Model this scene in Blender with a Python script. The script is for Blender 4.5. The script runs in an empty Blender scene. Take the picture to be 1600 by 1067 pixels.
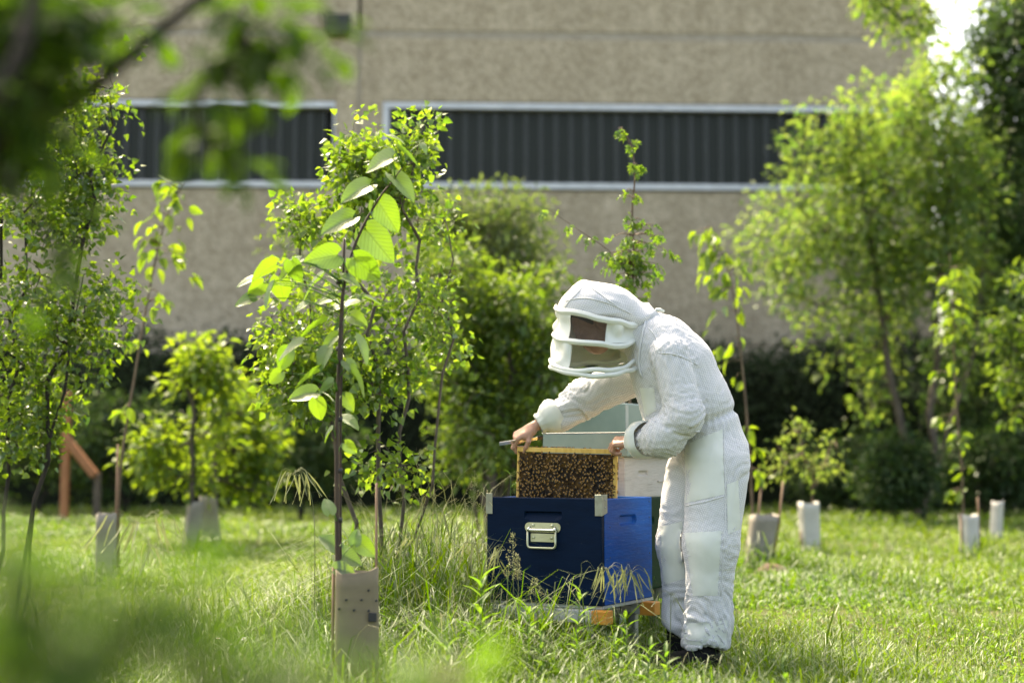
import bpy, bmesh, math
import numpy as np
from mathutils import Vector, Matrix
from mathutils.bvhtree import BVHTree

# ------------------------------------------------------------------ camera, sky, sun, exposure
scene = bpy.context.scene
COL = scene.collection
CAM_H = 0.88
PITCH = math.radians(4.80)
FPX = 2222.0                       # 50 mm on a 36 mm sensor, in pixels of the 1600 wide photograph
cam_data = bpy.data.cameras.new('camera')
cam_data.lens = 50.0
cam_data.sensor_width = 36.0
cam_data.clip_start = 0.05
cam_data.clip_end = 1500.0
cam_data.dof.use_dof = True
cam_data.dof.focus_distance = 6.2
cam_data.dof.aperture_fstop = 1.35
camera = bpy.data.objects.new('camera', cam_data)
COL.objects.link(camera)
camera.location = (0, 0, CAM_H)
camera.rotation_euler = (math.pi / 2 + PITCH, 0, 0)
scene.camera = camera

SUN_ELEV = math.radians(55)
SUN_AZ = math.radians(-30)         # behind the beekeeper, to the left
world = bpy.data.worlds.new('World')
scene.world = world
world.use_nodes = True
wn = world.node_tree
sky = wn.nodes.new('ShaderNodeTexSky')
sky.sky_type = 'NISHITA'
sky.sun_disc = False
sky.sun_elevation = SUN_ELEV
sky.sun_rotation = SUN_AZ
sky.air_density = 0.8
sky.dust_density = 4.5
wn.links.new(sky.outputs[0], wn.nodes['Background'].inputs[0])
wn.nodes['Background'].inputs[1].default_value = 0.15

to_sun = Vector((math.sin(SUN_AZ) * math.cos(SUN_ELEV), math.cos(SUN_AZ) * math.cos(SUN_ELEV), math.sin(SUN_ELEV)))
sun_data = bpy.data.lights.new('sun', 'SUN')
sun_data.energy = 2.0
sun_data.angle = math.radians(0.53)
sun_data.color = (1.0, 0.965, 0.91)
sun = bpy.data.objects.new('sun', sun_data)
sun.rotation_euler = (-to_sun).to_track_quat('-Z', 'Y').to_euler()
sun.location = (-8, 14, 30)
COL.objects.link(sun)

scene.view_settings.view_transform = 'Standard'
scene.view_settings.look = 'None'
scene.view_settings.gamma = 1.0
scene.view_settings.use_curve_mapping = False
scene.view_settings.exposure = 2.3
scene.view_settings.use_white_balance = True      # the photograph is balanced for the open shade
scene.view_settings.white_balance_temperature = 8500
scene.view_settings.white_balance_tint = 8
scene.render.engine = 'CYCLES'
scene.cycles.use_denoising = True
scene.cycles.max_bounces = 8
scene.cycles.diffuse_bounces = 4
scene.cycles.transmission_bounces = 5
scene.cycles.transparent_max_bounces = 12
scene.cycles.sample_clamp_indirect = 6.0

# ------------------------------------------------------------------ places
CP, SP = math.cos(PITCH), math.sin(PITCH)


def P(px, py, Y):
    """World point at depth Y (metres from the camera) read off the photograph."""
    u, v = (px - 800) / FPX, -(py - 533.5) / FPX
    t = Y / (CP - v * SP)
    return np.array([u * t, Y, CAM_H + t * (SP + v * CP)])


def G(px, Y):
    """Ground point at depth Y."""
    a = math.atan(-CAM_H / Y)
    t = Y * CP - CAM_H * SP
    return np.array([(px - 800) / FPX * t, Y, 0.0])


def M(Y):
    """metres per photograph pixel at depth Y"""
    return Y / FPX


def unit(v):
    v = np.asarray(v, float)
    return v / (np.linalg.norm(v, axis=-1, keepdims=True) + 1e-12)


# ------------------------------------------------------------------ noise
def _hash(ix, iy, iz, seed):
    h = (ix * 374761393 + iy * 668265263 + iz * 2147483647 + seed * 974711) & 0x7fffffff
    h = ((h ^ (h >> 13)) * 1274126177) & 0x7fffffff
    h = ((h ^ (h >> 15)) * 2246822519) & 0x7fffffff
    return ((h ^ (h >> 16)) & 0xffff) / 65535.0


def vnoise(p, seed=0):
    p = np.asarray(p, float)
    i = np.floor(p).astype(np.int64)
    f = p - i
    f = f * f * f * (f * (f * 6 - 15) + 10)
    o = 0
    for dx in (0, 1):
        wx = f[..., 0] if dx else 1 - f[..., 0]
        for dy in (0, 1):
            wy = f[..., 1] if dy else 1 - f[..., 1]
            for dz in (0, 1):
                wz = f[..., 2] if dz else 1 - f[..., 2]
                o = o + wx * wy * wz * _hash(i[..., 0] + dx, i[..., 1] + dy, i[..., 2] + dz, seed)
    return o * 2 - 1


def fbm(p, octaves=3, seed=0):
    s, a = 0, 1.0
    p = np.asarray(p, float)
    for k in range(octaves):
        s = s + a * vnoise(p * (2 ** k), seed + k)
        a *= 0.5
    return s


# ------------------------------------------------------------------ objects
def thing(name, label, cat, loc, group=None):
    o = bpy.data.objects.new(name, None)
    o.empty_display_size = 0.1
    o.location = [float(c) for c in loc]
    COL.objects.link(o)
    o['label'] = label
    o['category'] = cat
    if group:
        o['group'] = group
    return o


def tag(o, label=None, cat=None, group=None, kind=None):
    if label:
        o['label'] = label
    if cat:
        o['category'] = cat
    if group:
        o['group'] = group
    if kind:
        o['kind'] = kind
    return o


def origin_of(parent):
    w = np.zeros(3)
    while parent is not None:
        w = w + np.array(parent.location)
        parent = parent.parent
    return w


def mesh_data(name, V, tris=None, quads=None, mats=None, mat_idx=None, smooth=False, attrs=None):
    V = np.asarray(V, np.float32)
    me = bpy.data.meshes.new(name)
    nt = 0 if tris is None else len(tris)
    nq = 0 if quads is None else len(quads)
    me.vertices.add(len(V))
    me.vertices.foreach_set('co', V.ravel())
    loops = []
    if nt:
        loops.append(np.asarray(tris, np.int32).ravel())
    if nq:
        loops.append(np.asarray(quads, np.int32).ravel())
    loops = np.concatenate(loops)
    me.loops.add(len(loops))
    me.loops.foreach_set('vertex_index', loops)
    me.polygons.add(nt + nq)
    starts = np.concatenate([np.arange(nt) * 3, nt * 3 + np.arange(nq) * 4]).astype(np.int32)
    me.polygons.foreach_set('loop_start', starts)
    if mat_idx is not None:
        me.polygons.foreach_set('material_index', np.asarray(mat_idx, np.int32))
    me.polygons.foreach_set('use_smooth', np.full(nt + nq, bool(smooth)))
    for k, a in (attrs or {}).items():
        at = me.attributes.new(k, 'FLOAT', 'POINT')
        at.data.foreach_set('value', np.asarray(a, np.float32))
    for m in (mats or []):
        me.materials.append(m)
    me.update(calc_edges=True)
    return me


def part(name, V, parent=None, tris=None, quads=None, mat=None, smooth=False, attrs=None, mat_idx=None):
    """A mesh object from world coordinates, hung under parent (or top-level)."""
    base = origin_of(parent)
    mats = mat if isinstance(mat, (list, tuple)) else [mat]
    me = mesh_data(name, np.asarray(V) - base, tris, quads, mats, mat_idx, smooth, attrs)
    o = bpy.data.objects.new(name, me)
    COL.objects.link(o)
    o.parent = parent
    return o


def from_bm(name, bm, parent=None, mat=None, smooth=False, world_coords=True):
    base = origin_of(parent)
    if world_coords and parent is not None:
        bmesh.ops.translate(bm, verts=bm.verts, vec=Vector(-base))
    me = bpy.data.meshes.new(name)
    bm.to_mesh(me)
    bm.free()
    for p in me.polygons:
        p.use_smooth = smooth
    me.materials.append(mat)
    o = bpy.data.objects.new(name, me)
    COL.objects.link(o)
    o.parent = parent
    return o


def bm_box(bm, center, size, rot=None, bevel=0.0, seg=1):
    r = bmesh.ops.create_cube(bm, size=1.0)
    vs = r['verts']
    bmesh.ops.scale(bm, verts=vs, vec=Vector(size))
    if bevel:
        es = list({e for v in vs for e in v.link_edges})
        g = bmesh.ops.bevel(bm, geom=es, offset=bevel, segments=seg, affect='EDGES', profile=0.6)
        vs = list({v for f in g['faces'] for v in f.verts} | {v for v in vs if v.is_valid})
    if rot is not None:
        bmesh.ops.transform(bm, matrix=rot.to_4x4(), verts=vs)
    bmesh.ops.translate(bm, verts=vs, vec=Vector(center))
    return vs


def box(name, center, size, mat, parent=None, rot=None, bevel=0.004, seg=2):
    bm = bmesh.new()
    bm_box(bm, center, size, rot, bevel, seg)
    return from_bm(name, bm, parent, mat)


def tube_arrays(paths, sides=6):
    """paths: list of (points (n,3), radii (n,)) -> V, quads, tris (closed at the ends)"""
    Vs, Qs, Ts, off = [], [], [], 0
    ang = np.linspace(0, 2 * np.pi, sides, endpoint=False)
    for pts, rad in paths:
        pts = np.asarray(pts, float)
        rad = np.broadcast_to(np.asarray(rad, float), (len(pts),))
        d = unit(np.gradient(pts, axis=0))
        ref = np.array([0, 0, 1.0]) if abs(d[0, 2]) < 0.9 else np.array([1.0, 0, 0])
        rings = []
        for i in range(len(pts)):
            u = unit(np.cross(d[i], ref))
            w = np.cross(u, d[i])
            ref = w
            ring = pts[i] + rad[i] * (np.cos(ang)[:, None] * u + np.sin(ang)[:, None] * w)
            rings.append(ring)
        n = len(pts)
        Vs.append(np.concatenate(rings + [pts[:1], pts[-1:]]))
        k = np.arange(sides)
        k2 = (k + 1) % sides
        for i in range(n - 1):
            Qs.append(np.stack([off + i * sides + k, off + i * sides + k2, off + (i + 1) * sides + k2, off + (i + 1) * sides + k], 1))
        c0, c1 = off + n * sides, off + n * sides + 1
        Ts.append(np.stack([np.full(sides, c0), off + k2, off + k], 1))
        Ts.append(np.stack([np.full(sides, c1), off + (n - 1) * sides + k, off + (n - 1) * sides + k2], 1))
        off += n * sides + 2
    return np.concatenate(Vs), np.concatenate(Qs), np.concatenate(Ts)


def tube(name, pts, rad, mat, parent=None, sides=8):
    V, Q, T = tube_arrays([(pts, rad)], sides)
    return part(name, V, parent, T, Q, mat, True)


def tubes(name, paths, mat, parent=None, sides=6):
    V, Q, T = tube_arrays(paths, sides)
    return part(name, V, parent, T, Q, mat, True)


def spline(pts, n=24):
    """Catmull-Rom through the points"""
    pts = np.asarray(pts, float)
    q = np.concatenate([[2 * pts[0] - pts[1]], pts, [2 * pts[-1] - pts[-2]]])
    t = np.linspace(0, len(pts) - 1 - 1e-6, n)
    i = t.astype(int)
    f = (t - i)[:, None]
    a, b, c, d = q[i], q[i + 1], q[i + 2], q[i + 3]
    return 0.5 * (2 * b + (c - a) * f + (2 * a - 5 * b + 4 * c - d) * f ** 2 + (3 * b - a - 3 * c + d) * f ** 3)


# ------------------------------------------------------------------ materials
def new_mat(name):
    m = bpy.data.materials.new(name)
    m.use_nodes = True
    nt = m.node_tree
    for n in list(nt.nodes):
        nt.nodes.remove(n)
    out = nt.nodes.new('ShaderNodeOutputMaterial')
    return m, nt, out


def N(nt, kind, **kw):
    n = nt.nodes.new(kind)
    for k, v in kw.items():
        if k.startswith('i_'):
            key = k[2:].replace('_', ' ')
            n.inputs[int(key) if key.isdigit() else key].default_value = v
        else:
            setattr(n, k, v)
    return n


def L(nt, a, b):
    nt.links.new(a, b)


def rgb(c):
    return (c[0], c[1], c[2], 1.0)


def surface(name, ca, cb, rough=0.6, scale=8.0, detail=6.0, bump=0.2, bump_scale=60.0, metallic=0.0, stretch=(1, 1, 1), spec=0.5, cc=None, cc_scale=1.2, cc_amount=0.5, bump_dist=0.004, rough_var=0.1, cc_lo=.45, cc_hi=.72):
    """two colours mixed by noise, optional large stains, fine bump"""
    m, nt, out = new_mat(name)
    tc = N(nt, 'ShaderNodeTexCoord')
    mp = N(nt, 'ShaderNodeMapping')
    mp.inputs['Scale'].default_value = stretch
    L(nt, tc.outputs['Object'], mp.inputs['Vector'])
    n1 = N(nt, 'ShaderNodeTexNoise', i_Scale=scale, i_Detail=detail, i_Roughness=0.6)
    L(nt, mp.outputs[0], n1.inputs['Vector'])
    rp = N(nt, 'ShaderNodeValToRGB')
    rp.color_ramp.elements[0].position = 0.35
    rp.color_ramp.elements[1].position = 0.65
    rp.color_ramp.elements[0].color = rgb(ca)
    rp.color_ramp.elements[1].color = rgb(cb)
    L(nt, n1.outputs['Fac'], rp.inputs[0])
    col = rp.outputs[0]
    if cc is not None:
        n3 = N(nt, 'ShaderNodeTexNoise', i_Scale=cc_scale, i_Detail=8.0, i_Roughness=0.65)
        L(nt, mp.outputs[0], n3.inputs['Vector'])
        r3 = N(nt, 'ShaderNodeValToRGB')
        r3.color_ramp.elements[0].position = cc_lo
        r3.color_ramp.elements[1].position = cc_hi
        r3.color_ramp.elements[0].color = (0, 0, 0, 1)
        r3.color_ramp.elements[1].color = (cc_amount, cc_amount, cc_amount, 1)
        L(nt, n3.outputs['Fac'], r3.inputs[0])
        mx = N(nt, 'ShaderNodeMix', data_type='RGBA')
        L(nt, r3.outputs[0], mx.inputs['Factor'])
        L(nt, col, mx.inputs['A'])
        mx.inputs['B'].default_value = rgb(cc)
        col = mx.outputs['Result']
    b = N(nt, 'ShaderNodeBsdfPrincipled', i_Metallic=metallic)
    b.inputs['Specular IOR Level'].default_value = spec
    L(nt, col, b.inputs['Base Color'])
    mr = N(nt, 'ShaderNodeMapRange')
    mr.inputs['To Min'].default_value = max(0.02, rough - rough_var)
    mr.inputs['To Max'].default_value = min(1.0, rough + rough_var)
    L(nt, n1.outputs['Fac'], mr.inputs['Value'])
    L(nt, mr.outputs[0], b.inputs['Roughness'])
    if bump:
        n2 = N(nt, 'ShaderNodeTexNoise', i_Scale=bump_scale, i_Detail=4.0)
        L(nt, mp.outputs[0], n2.inputs['Vector'])
        bp = N(nt, 'ShaderNodeBump', i_Strength=bump, i_Distance=bump_dist)
        L(nt, n2.outputs['Fac'], bp.inputs['Height'])
        L(nt, bp.outputs[0], b.inputs['Normal'])
    L(nt, b.outputs[0], out.inputs[0])
    return m


def leaf_mat(name, ca, cb, ta, tb, trans=0.5, gloss=0.06, rough=0.38, veins=0.0):
    """leaf: two-sided diffuse + light coming through + a waxy sheen; colours vary leaf by leaf"""
    m, nt, out = new_mat(name)
    at = N(nt, 'ShaderNodeAttribute', attribute_name='rnd')
    oi = N(nt, 'ShaderNodeObjectInfo')
    ad = N(nt, 'ShaderNodeMath', operation='ADD')
    L(nt, at.outputs['Fac'], ad.inputs[0])
    ml = N(nt, 'ShaderNodeMath', operation='MULTIPLY', i_1=0.35)
    L(nt, oi.outputs['Random'], ml.inputs[0])
    L(nt, ml.outputs[0], ad.inputs[1])
    d = N(nt, 'ShaderNodeMix', data_type='RGBA')
    d.inputs['A'].default_value = rgb(ca)
    d.inputs['B'].default_value = rgb(cb)
    L(nt, ad.outputs[0], d.inputs['Factor'])
    t = N(nt, 'ShaderNodeMix', data_type='RGBA')
    t.inputs['A'].default_value = rgb(ta)
    t.inputs['B'].default_value = rgb(tb)
    L(nt, ad.outputs[0], t.inputs['Factor'])
    df = N(nt, 'ShaderNodeBsdfDiffuse')
    tr = N(nt, 'ShaderNodeBsdfTranslucent')
    gl = N(nt, 'ShaderNodeBsdfGlossy', i_Roughness=rough)
    gl.inputs['Color'].default_value = (0.75, 0.80, 0.72, 1)
    L(nt, d.outputs['Result'], df.inputs['Color'])
    L(nt, t.outputs['Result'], tr.inputs['Color'])
    m1 = N(nt, 'ShaderNodeMixShader', i_0=trans)
    L(nt, df.outputs[0], m1.inputs[1])
    L(nt, tr.outputs[0], m1.inputs[2])
    lw = N(nt, 'ShaderNodeLayerWeight', i_Blend=0.30)
    mr = N(nt, 'ShaderNodeMapRange')
    mr.inputs['To Min'].default_value = gloss
    mr.inputs['To Max'].default_value = min(1.0, gloss + 0.10)
    L(nt, lw.outputs['Fresnel'], mr.inputs['Value'])
    m2 = N(nt, 'ShaderNodeMixShader')
    L(nt, mr.outputs[0], m2.inputs[0])
    L(nt, m1.outputs[0], m2.inputs[1])
    L(nt, gl.outputs[0], m2.inputs[2])
    if veins:
        tc = N(nt, 'ShaderNodeTexCoord')          # leaf space: x along the midrib, y across
        sx = N(nt, 'ShaderNodeSeparateXYZ')
        L(nt, tc.outputs['Object'], sx.inputs[0])
        ab = N(nt, 'ShaderNodeMath', operation='ABSOLUTE')
        L(nt, sx.outputs['Y'], ab.inputs[0])
        ma = N(nt, 'ShaderNodeMath', operation='MULTIPLY_ADD', i_1=-.85)
        L(nt, ab.outputs[0], ma.inputs[0])
        L(nt, sx.outputs['X'], ma.inputs[2])
        mu = N(nt, 'ShaderNodeMath', operation='MULTIPLY', i_1=2 * math.pi * 8)
        L(nt, ma.outputs[0], mu.inputs[0])
        sn = N(nt, 'ShaderNodeMath', operation='COSINE')
        L(nt, mu.outputs[0], sn.inputs[0])
        pw = N(nt, 'ShaderNodeMapRange')
        pw.inputs['From Min'].default_value = .80
        L(nt, sn.outputs[0], pw.inputs['Value'])
        md = N(nt, 'ShaderNodeMapRange')
        md.inputs['From Min'].default_value = .022
        md.inputs['From Max'].default_value = .008
        L(nt, ab.outputs[0], md.inputs['Value'])
        mxx = N(nt, 'ShaderNodeMath', operation='MAXIMUM')
        L(nt, pw.outputs[0], mxx.inputs[0])
        L(nt, md.outputs[0], mxx.inputs[1])
        sc_ = N(nt, 'ShaderNodeMath', operation='MULTIPLY', i_1=-.38)
        L(nt, mxx.outputs[0], sc_.inputs[0])
        ad2 = N(nt, 'ShaderNodeMath', operation='ADD', i_1=1.0)
        L(nt, sc_.outputs[0], ad2.inputs[0])
        vm = N(nt, 'ShaderNodeMix', data_type='RGBA', blend_type='MULTIPLY')
        vm.inputs['Factor'].default_value = 1.0
        L(nt, t.outputs['Result'], vm.inputs['A'])
        L(nt, ad2.outputs[0], vm.inputs['B'])
        L(nt, vm.outputs['Result'], tr.inputs['Color'])
        bp = N(nt, 'ShaderNodeBump', i_Strength=veins, i_Distance=0.004)
        L(nt, mxx.outputs[0], bp.inputs['Height'])
        for s in (df, gl):
            L(nt, bp.outputs[0], s.inputs['Normal'])
    L(nt, m2.outputs[0], out.inputs[0])
    return m


MAT = {}
MAT['poplar'] = leaf_mat('poplar_leaf', (.030, .072, .014), (.074, .120, .022), (.10, .26, .018), (.30, .46, .032), .54, .040, .36)
MAT['lime'] = leaf_mat('lime_leaf', (.050, .105, .024), (.074, .130, .028), (.17, .35, .018), (.29, .47, .024), .52, .10, .42, .5)
MAT['cherry'] = leaf_mat('cherry_leaf', (.034, .080, .014), (.080, .130, .020), (.13, .29, .016), (.33, .47, .026), .54, .030, .40)
MAT['maple'] = leaf_mat('maple_leaf', (.032, .080, .016), (.062, .11, .022), (.12, .28, .020), (.25, .40, .028), .50, .030, .42)
MAT['shrub'] = leaf_mat('shrub_leaf', (.026, .066, .014), (.066, .105, .022), (.07, .19, .014), (.22, .34, .026), .46, .026, .42)
MAT['bigtree'] = leaf_mat('big_tree_leaf', (.052, .098, .026), (.11, .152, .044), (.14, .31, .032), (.38, .52, .072), .54, .030, .45)
MAT['dull'] = leaf_mat('dull_leaf', (.040, .070, .028), (.078, .105, .042), (.075, .16, .028), (.19, .27, .05), .46, .030, .45)
MAT['leftpoplar'] = leaf_mat('left_poplar_leaf', (.020, .052, .010), (.052, .095, .016), (.055, .17, .010), (.24, .38, .020), .50, .040, .34)
MAT['dark'] = leaf_mat('dark_leaf', (.018, .046, .014), (.036, .070, .020), (.035, .09, .016), (.08, .15, .024), .36, .018, .45)
MAT['hedge'] = leaf_mat('hedge_leaf', (.020, .036, .016), (.040, .060, .024), (.03, .06, .016), (.05, .085, .022), .30, .010, .55)
MAT['near'] = leaf_mat('shaded_near_leaf', (.020, .048, .005), (.040, .078, .008), (.038, .10, .005), (.095, .20, .009), .45, .010, .5)  # shade of the tree overhead is put into these leaf colours
MAT['grass'] = leaf_mat('grass_blade', (.026, .070, .004), (.068, .110, .008), (.075, .215, .004), (.215, .335, .010), .48, .003, .55)
MAT['straw'] = leaf_mat('straw', (.15, .18, .07), (.26, .26, .14), (.19, .24, .08), (.34, .34, .16), .4, .02, .5)
MAT['weed'] = leaf_mat('weed_leaf', (.044, .105, .020), (.070, .135, .026), (.15, .34, .022), (.27, .45, .036), .52, .030, .42)
MAT['bark'] = surface('bark', (.050, .040, .030), (.12, .095, .07), .85, 30, 5, .5, 90, stretch=(1, 1, .25))
MAT['darkbark'] = surface('dark_bark', (.016, .013, .010), (.045, .036, .028), .9, 30, 5, .5, 90, stretch=(1, 1, .3))
MAT['twig'] = surface('sapling_bark', (.085, .055, .033), (.17, .12, .075), .75, 40, 4, .4, 120, stretch=(1, 1, .3))
MAT['redbark'] = surface('dark_sapling_bark', (.026, .014, .008), (.065, .036, .020), .6, 40, 4, .4, 120, stretch=(1, 1, .2))

# ------------------------------------------------------------------ ground
MAT['ground'] = surface('lawn_soil', (.038, .055, .014), (.085, .095, .030), .95, 3.0, 10, .8, 40, cc=(.16, .12, .075), cc_scale=.55, cc_amount=.55, bump_dist=.03, spec=.1)
gx = np.concatenate([[-500, -120, -40], np.linspace(-16, 16, 65), [40, 120, 500]])
gy = np.concatenate([[-300, -40, -6], np.linspace(0, 34, 69), [60, 160, 900]])
GX, GY = np.meshgrid(gx, gy)


def ground_z(x, y):
    p = np.stack([np.asarray(x) * .55, np.asarray(y) * .55, np.zeros_like(np.asarray(x, float))], -1)
    near = np.clip(1 - np.abs(np.asarray(y) - 15) / 22, 0, 1)
    return .022 * vnoise(p, 5) * near


V = np.stack([GX.ravel(), GY.ravel(), ground_z(GX.ravel(), GY.ravel())], 1)
ny, nx = GX.shape
idx = np.arange(ny * nx).reshape(ny, nx)
Q = np.stack([idx[:-1, :-1].ravel(), idx[:-1, 1:].ravel(), idx[1:, 1:].ravel(), idx[1:, :-1].ravel()], 1)
o = part('ground', V, None, None, Q, MAT['ground'], True)
tag(o, 'grassy ground of the orchard reaching to the building', None, kind='structure')

# ------------------------------------------------------------------ building
MAT['concrete'] = None
m, nt, out = new_mat('pebble_dash_concrete')
tc = N(nt, 'ShaderNodeTexCoord')
vo = N(nt, 'ShaderNodeTexVoronoi', i_Scale=16.0)
L(nt, tc.outputs['Object'], vo.inputs['Vector'])
rp = N(nt, 'ShaderNodeValToRGB')
rp.color_ramp.elements[0].color = (.41, .338, .238, 1)
rp.color_ramp.elements[1].color = (.62, .52, .385, 1)
sepc = N(nt, 'ShaderNodeSeparateColor')
L(nt, vo.outputs['Color'], sepc.inputs[0])
L(nt, sepc.outputs[0], rp.inputs[0])
n1 = N(nt, 'ShaderNodeTexNoise', i_Scale=2.2, i_Detail=9.0, i_Roughness=.7)
L(nt, tc.outputs['Object'], n1.inputs['Vector'])
mpz = N(nt, 'ShaderNodeMapping')
mpz.inputs['Scale'].default_value = (1.6, 1.6, .22)
L(nt, tc.outputs['Object'], mpz.inputs['Vector'])
n2 = N(nt, 'ShaderNodeTexNoise', i_Scale=1.0, i_Detail=6.0, i_Roughness=.6)
L(nt, mpz.outputs[0], n2.inputs['Vector'])
mul = N(nt, 'ShaderNodeMath', operation='MULTIPLY')
L(nt, n1.outputs['Fac'], mul.inputs[0])
L(nt, n2.outputs['Fac'], mul.inputs[1])
r2 = N(nt, 'ShaderNodeValToRGB')
r2.color_ramp.elements[0].position = .16
r2.color_ramp.elements[1].position = .40
r2.color_ramp.elements[0].color = (.76, .745, .72, 1)
r2.color_ramp.elements[1].color = (1.0, 1.0, 1.0, 1)
L(nt, mul.outputs[0], r2.inputs[0])
mx = N(nt, 'ShaderNodeMix', data_type='RGBA', blend_type='MULTIPLY')
mx.inputs['Factor'].default_value = 1.0
L(nt, rp.outputs[0], mx.inputs['A'])
L(nt, r2.outputs[0], mx.inputs['B'])
b = N(nt, 'ShaderNodeBsdfPrincipled', i_Roughness=.92)
b.inputs['Specular IOR Level'].default_value = .2
L(nt, mx.outputs['Result'], b.inputs['Base Color'])
bp = N(nt, 'ShaderNodeBump', i_Strength=.8, i_Distance=.02)
L(nt, vo.outputs['Distance'], bp.inputs['Height'])
L(nt, bp.outputs[0], b.inputs['Normal'])
L(nt, b.outputs[0], out.inputs[0])
MAT['concrete'] = m
MAT['joint'] = surface('panel_joint', (.33, .28, .215), (.41, .355, .28), .9, 5, 4, .3)
MAT['dark_inside'] = surface('dark_interior', (.010, .011, .011), (.016, .017, .017), .9, 3, 2, 0)
MAT['alu'] = surface('pale_window_metal', (.50, .51, .52), (.62, .63, .64), .42, 4, 5, .1, 40, metallic=.25)
MAT['pane'] = surface('dark_channel_glass', (.021, .025, .021), (.033, .037, .032), .40, 1.6, 5, .12, 9, spec=.16, stretch=(3, 3, .5))
MAT['panelip'] = surface('channel_glass_edge', (.052, .057, .052), (.078, .083, .075), .3, 3, 4, .1, 30)
MAT['black'] = surface('black_metal', (.012, .012, .012), (.025, .025, .025), .5, 10, 4, .1)

B_Y, B_YAW = 30.0, math.radians(2.2)
B_ROT = Matrix.Rotation(B_YAW, 3, 'Z')
bo = np.array([0, B_Y, 0.0])
building = thing('industrial_building', 'long pebble-dash concrete building with two dark ribbon windows behind the trees', 'building', bo)


def bxl(name, x0, x1, z0, z1, y0, y1, mat, parent=building, bevel=.01):
    c = B_ROT @ Vector(((x0 + x1) / 2, (y0 + y1) / 2, (z0 + z1) / 2))
    return box(name, Vector(bo) + c, (x1 - x0, y1 - y0, z1 - z0), mat, parent, B_ROT, bevel, 1)


W0, W1 = 6.66, 8.52
bxl('wall_core', -27.9, 9.02, .02, 12.4, .42, 8.0, MAT['joint'], bevel=0)
for (x0, x1) in ((-27.98, -15.62), (-15.58, -3.31), (-3.23, 9.10)):
    for (z0, z1) in ((0, 3.30), (3.33, W0 - .03), (W1 + .03, 9.93), (10.10, 12.5)):
        bxl('concrete_panel', x0, x1, z0, z1, .0, .40, MAT['concrete'])
bxl('concrete_panel', -3.78, -3.31, W0 - .028, W1 + .028, .0, .40, MAT['concrete'])
bxl('concrete_panel', -3.23, -2.76, W0 - .028, W1 + .028, .0, .40, MAT['concrete'])
bxl('concrete_panel', 8.22, 9.10, W0 - .028, W1 + .028, .0, .40, MAT['concrete'])
bxl('joint_strip', -27.9, 9.05, 9.93, 10.10, .018, .40, MAT['joint'], bevel=0)
bxl('joint_strip', -3.31, -3.23, 3.3, 9.925, .03, .40, MAT['joint'], bevel=0)
# pane: a U-shaped channel of dark glass
pv = np.array([[-.15, 0, 0], [.15, 0, 0], [.15, 0, 1], [-.15, 0, 1],
               [-.15, -.05, 0], [-.128, -.05, 0], [-.128, -.05, 1], [-.15, -.05, 1], [-.128, 0, 0], [-.128, 0, 1],
               [.15, -.05, 0], [.128, -.05, 0], [.128, -.05, 1], [.15, -.05, 1], [.128, 0, 0], [.128, 0, 1]], float)
pq = [[8, 14, 15, 9], [4, 5, 6, 7], [5, 8, 9, 6], [0, 4, 7, 3], [11, 10, 13, 12], [14, 11, 12, 15], [10, 1, 2, 13]]
for wname, xa, xb in (('left', -15.5, -3.78), ('right', -2.76, 8.22)):
    fr = bxl('window_frame', xa, xb, W1 - .13, W1, -.03, .30, MAT['alu'], bevel=.006)
    bxl('window_sill', xa, xb, W0, W0 + .13, -.06, .30, MAT['alu'], fr, bevel=.006)
    bxl('jamb', xa, xa + (.13 if xa > -10 else .06), W0 + .131, W1 - .131, -.028, .30, MAT['alu'], fr, bevel=.006)
    bxl('jamb', xb - .04, xb, W0 + .131, W1 - .131, -.01, .30, MAT['alu'], fr, bevel=.006)
    bxl('dark_room', xa + .14, xb - .05, W0 + .135, W1 - .135, .22, .30, MAT['dark_inside'], fr, bevel=0)
    pm = pv.copy()
    pm[:, 2] *= (W1 - W0 - .27)
    pme = mesh_data('pane', pm, None, pq, [MAT['pane'], MAT['panelip']], [0, 1, 1, 1, 1, 1, 1])
    n = int((xb - xa - .2) / .325)
    for k in range(n):
        x = xa + .30 + k * .325
        if x < -11.5:
            continue
        po = bpy.data.objects.new('pane', pme)
        COL.objects.link(po)
        po.parent = fr
        po.location = B_ROT @ Vector((x, .16, W0 + .135))
        po.rotation_euler = (0, 0, B_YAW + (.0 if k % 3 else .02))
bxl('wall_box', -3.98, -3.46, 9.96, 10.38, -.22, -.002, MAT['black'], bevel=.02)
bxl('coping', -28.02, 9.16, 12.503, 12.62, -.05, 1.2, MAT['alu'], bevel=.01)
bxl('roof_slab', -27.9, 9.05, 12.402, 12.5, .5, 8.0, MAT['joint'], bevel=0)

# ------------------------------------------------------------------ foliage helpers
LEAF_SIMPLE = (np.array([[0, 0, 0], [.45, .5, .12], [1, 0, -.08], [.45, -.5, .12]], float), np.array([[0, 3, 2], [0, 2, 1]]))
LEAF_OVATE = (np.array([[0, 0, 0], [.22, .42, .10], [.25, 0, .0], [.22, -.42, .10], [.62, .36, .06], [.64, 0, -.03], [.62, -.36, .06], [1, 0, -.14]], float),
              np.array([[0, 2, 1], [0, 3, 2], [1, 2, 5], [1, 5, 4], [3, 6, 5], [3, 5, 2], [4, 5, 7], [5, 6, 7]]))
LEAF_LANCE = (np.array([[0, 0, 0], [.3, .5, .12], [.3, 0, 0], [.3, -.5, .12], [.7, .34, -.02], [.7, 0, -.10], [.7, -.34, -.02], [1, 0, -.26]], float),
              np.array([[0, 2, 1], [0, 3, 2], [1, 2, 5], [1, 5, 4], [3, 6, 5], [3, 5, 2], [4, 5, 7], [5, 6, 7]]))
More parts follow.
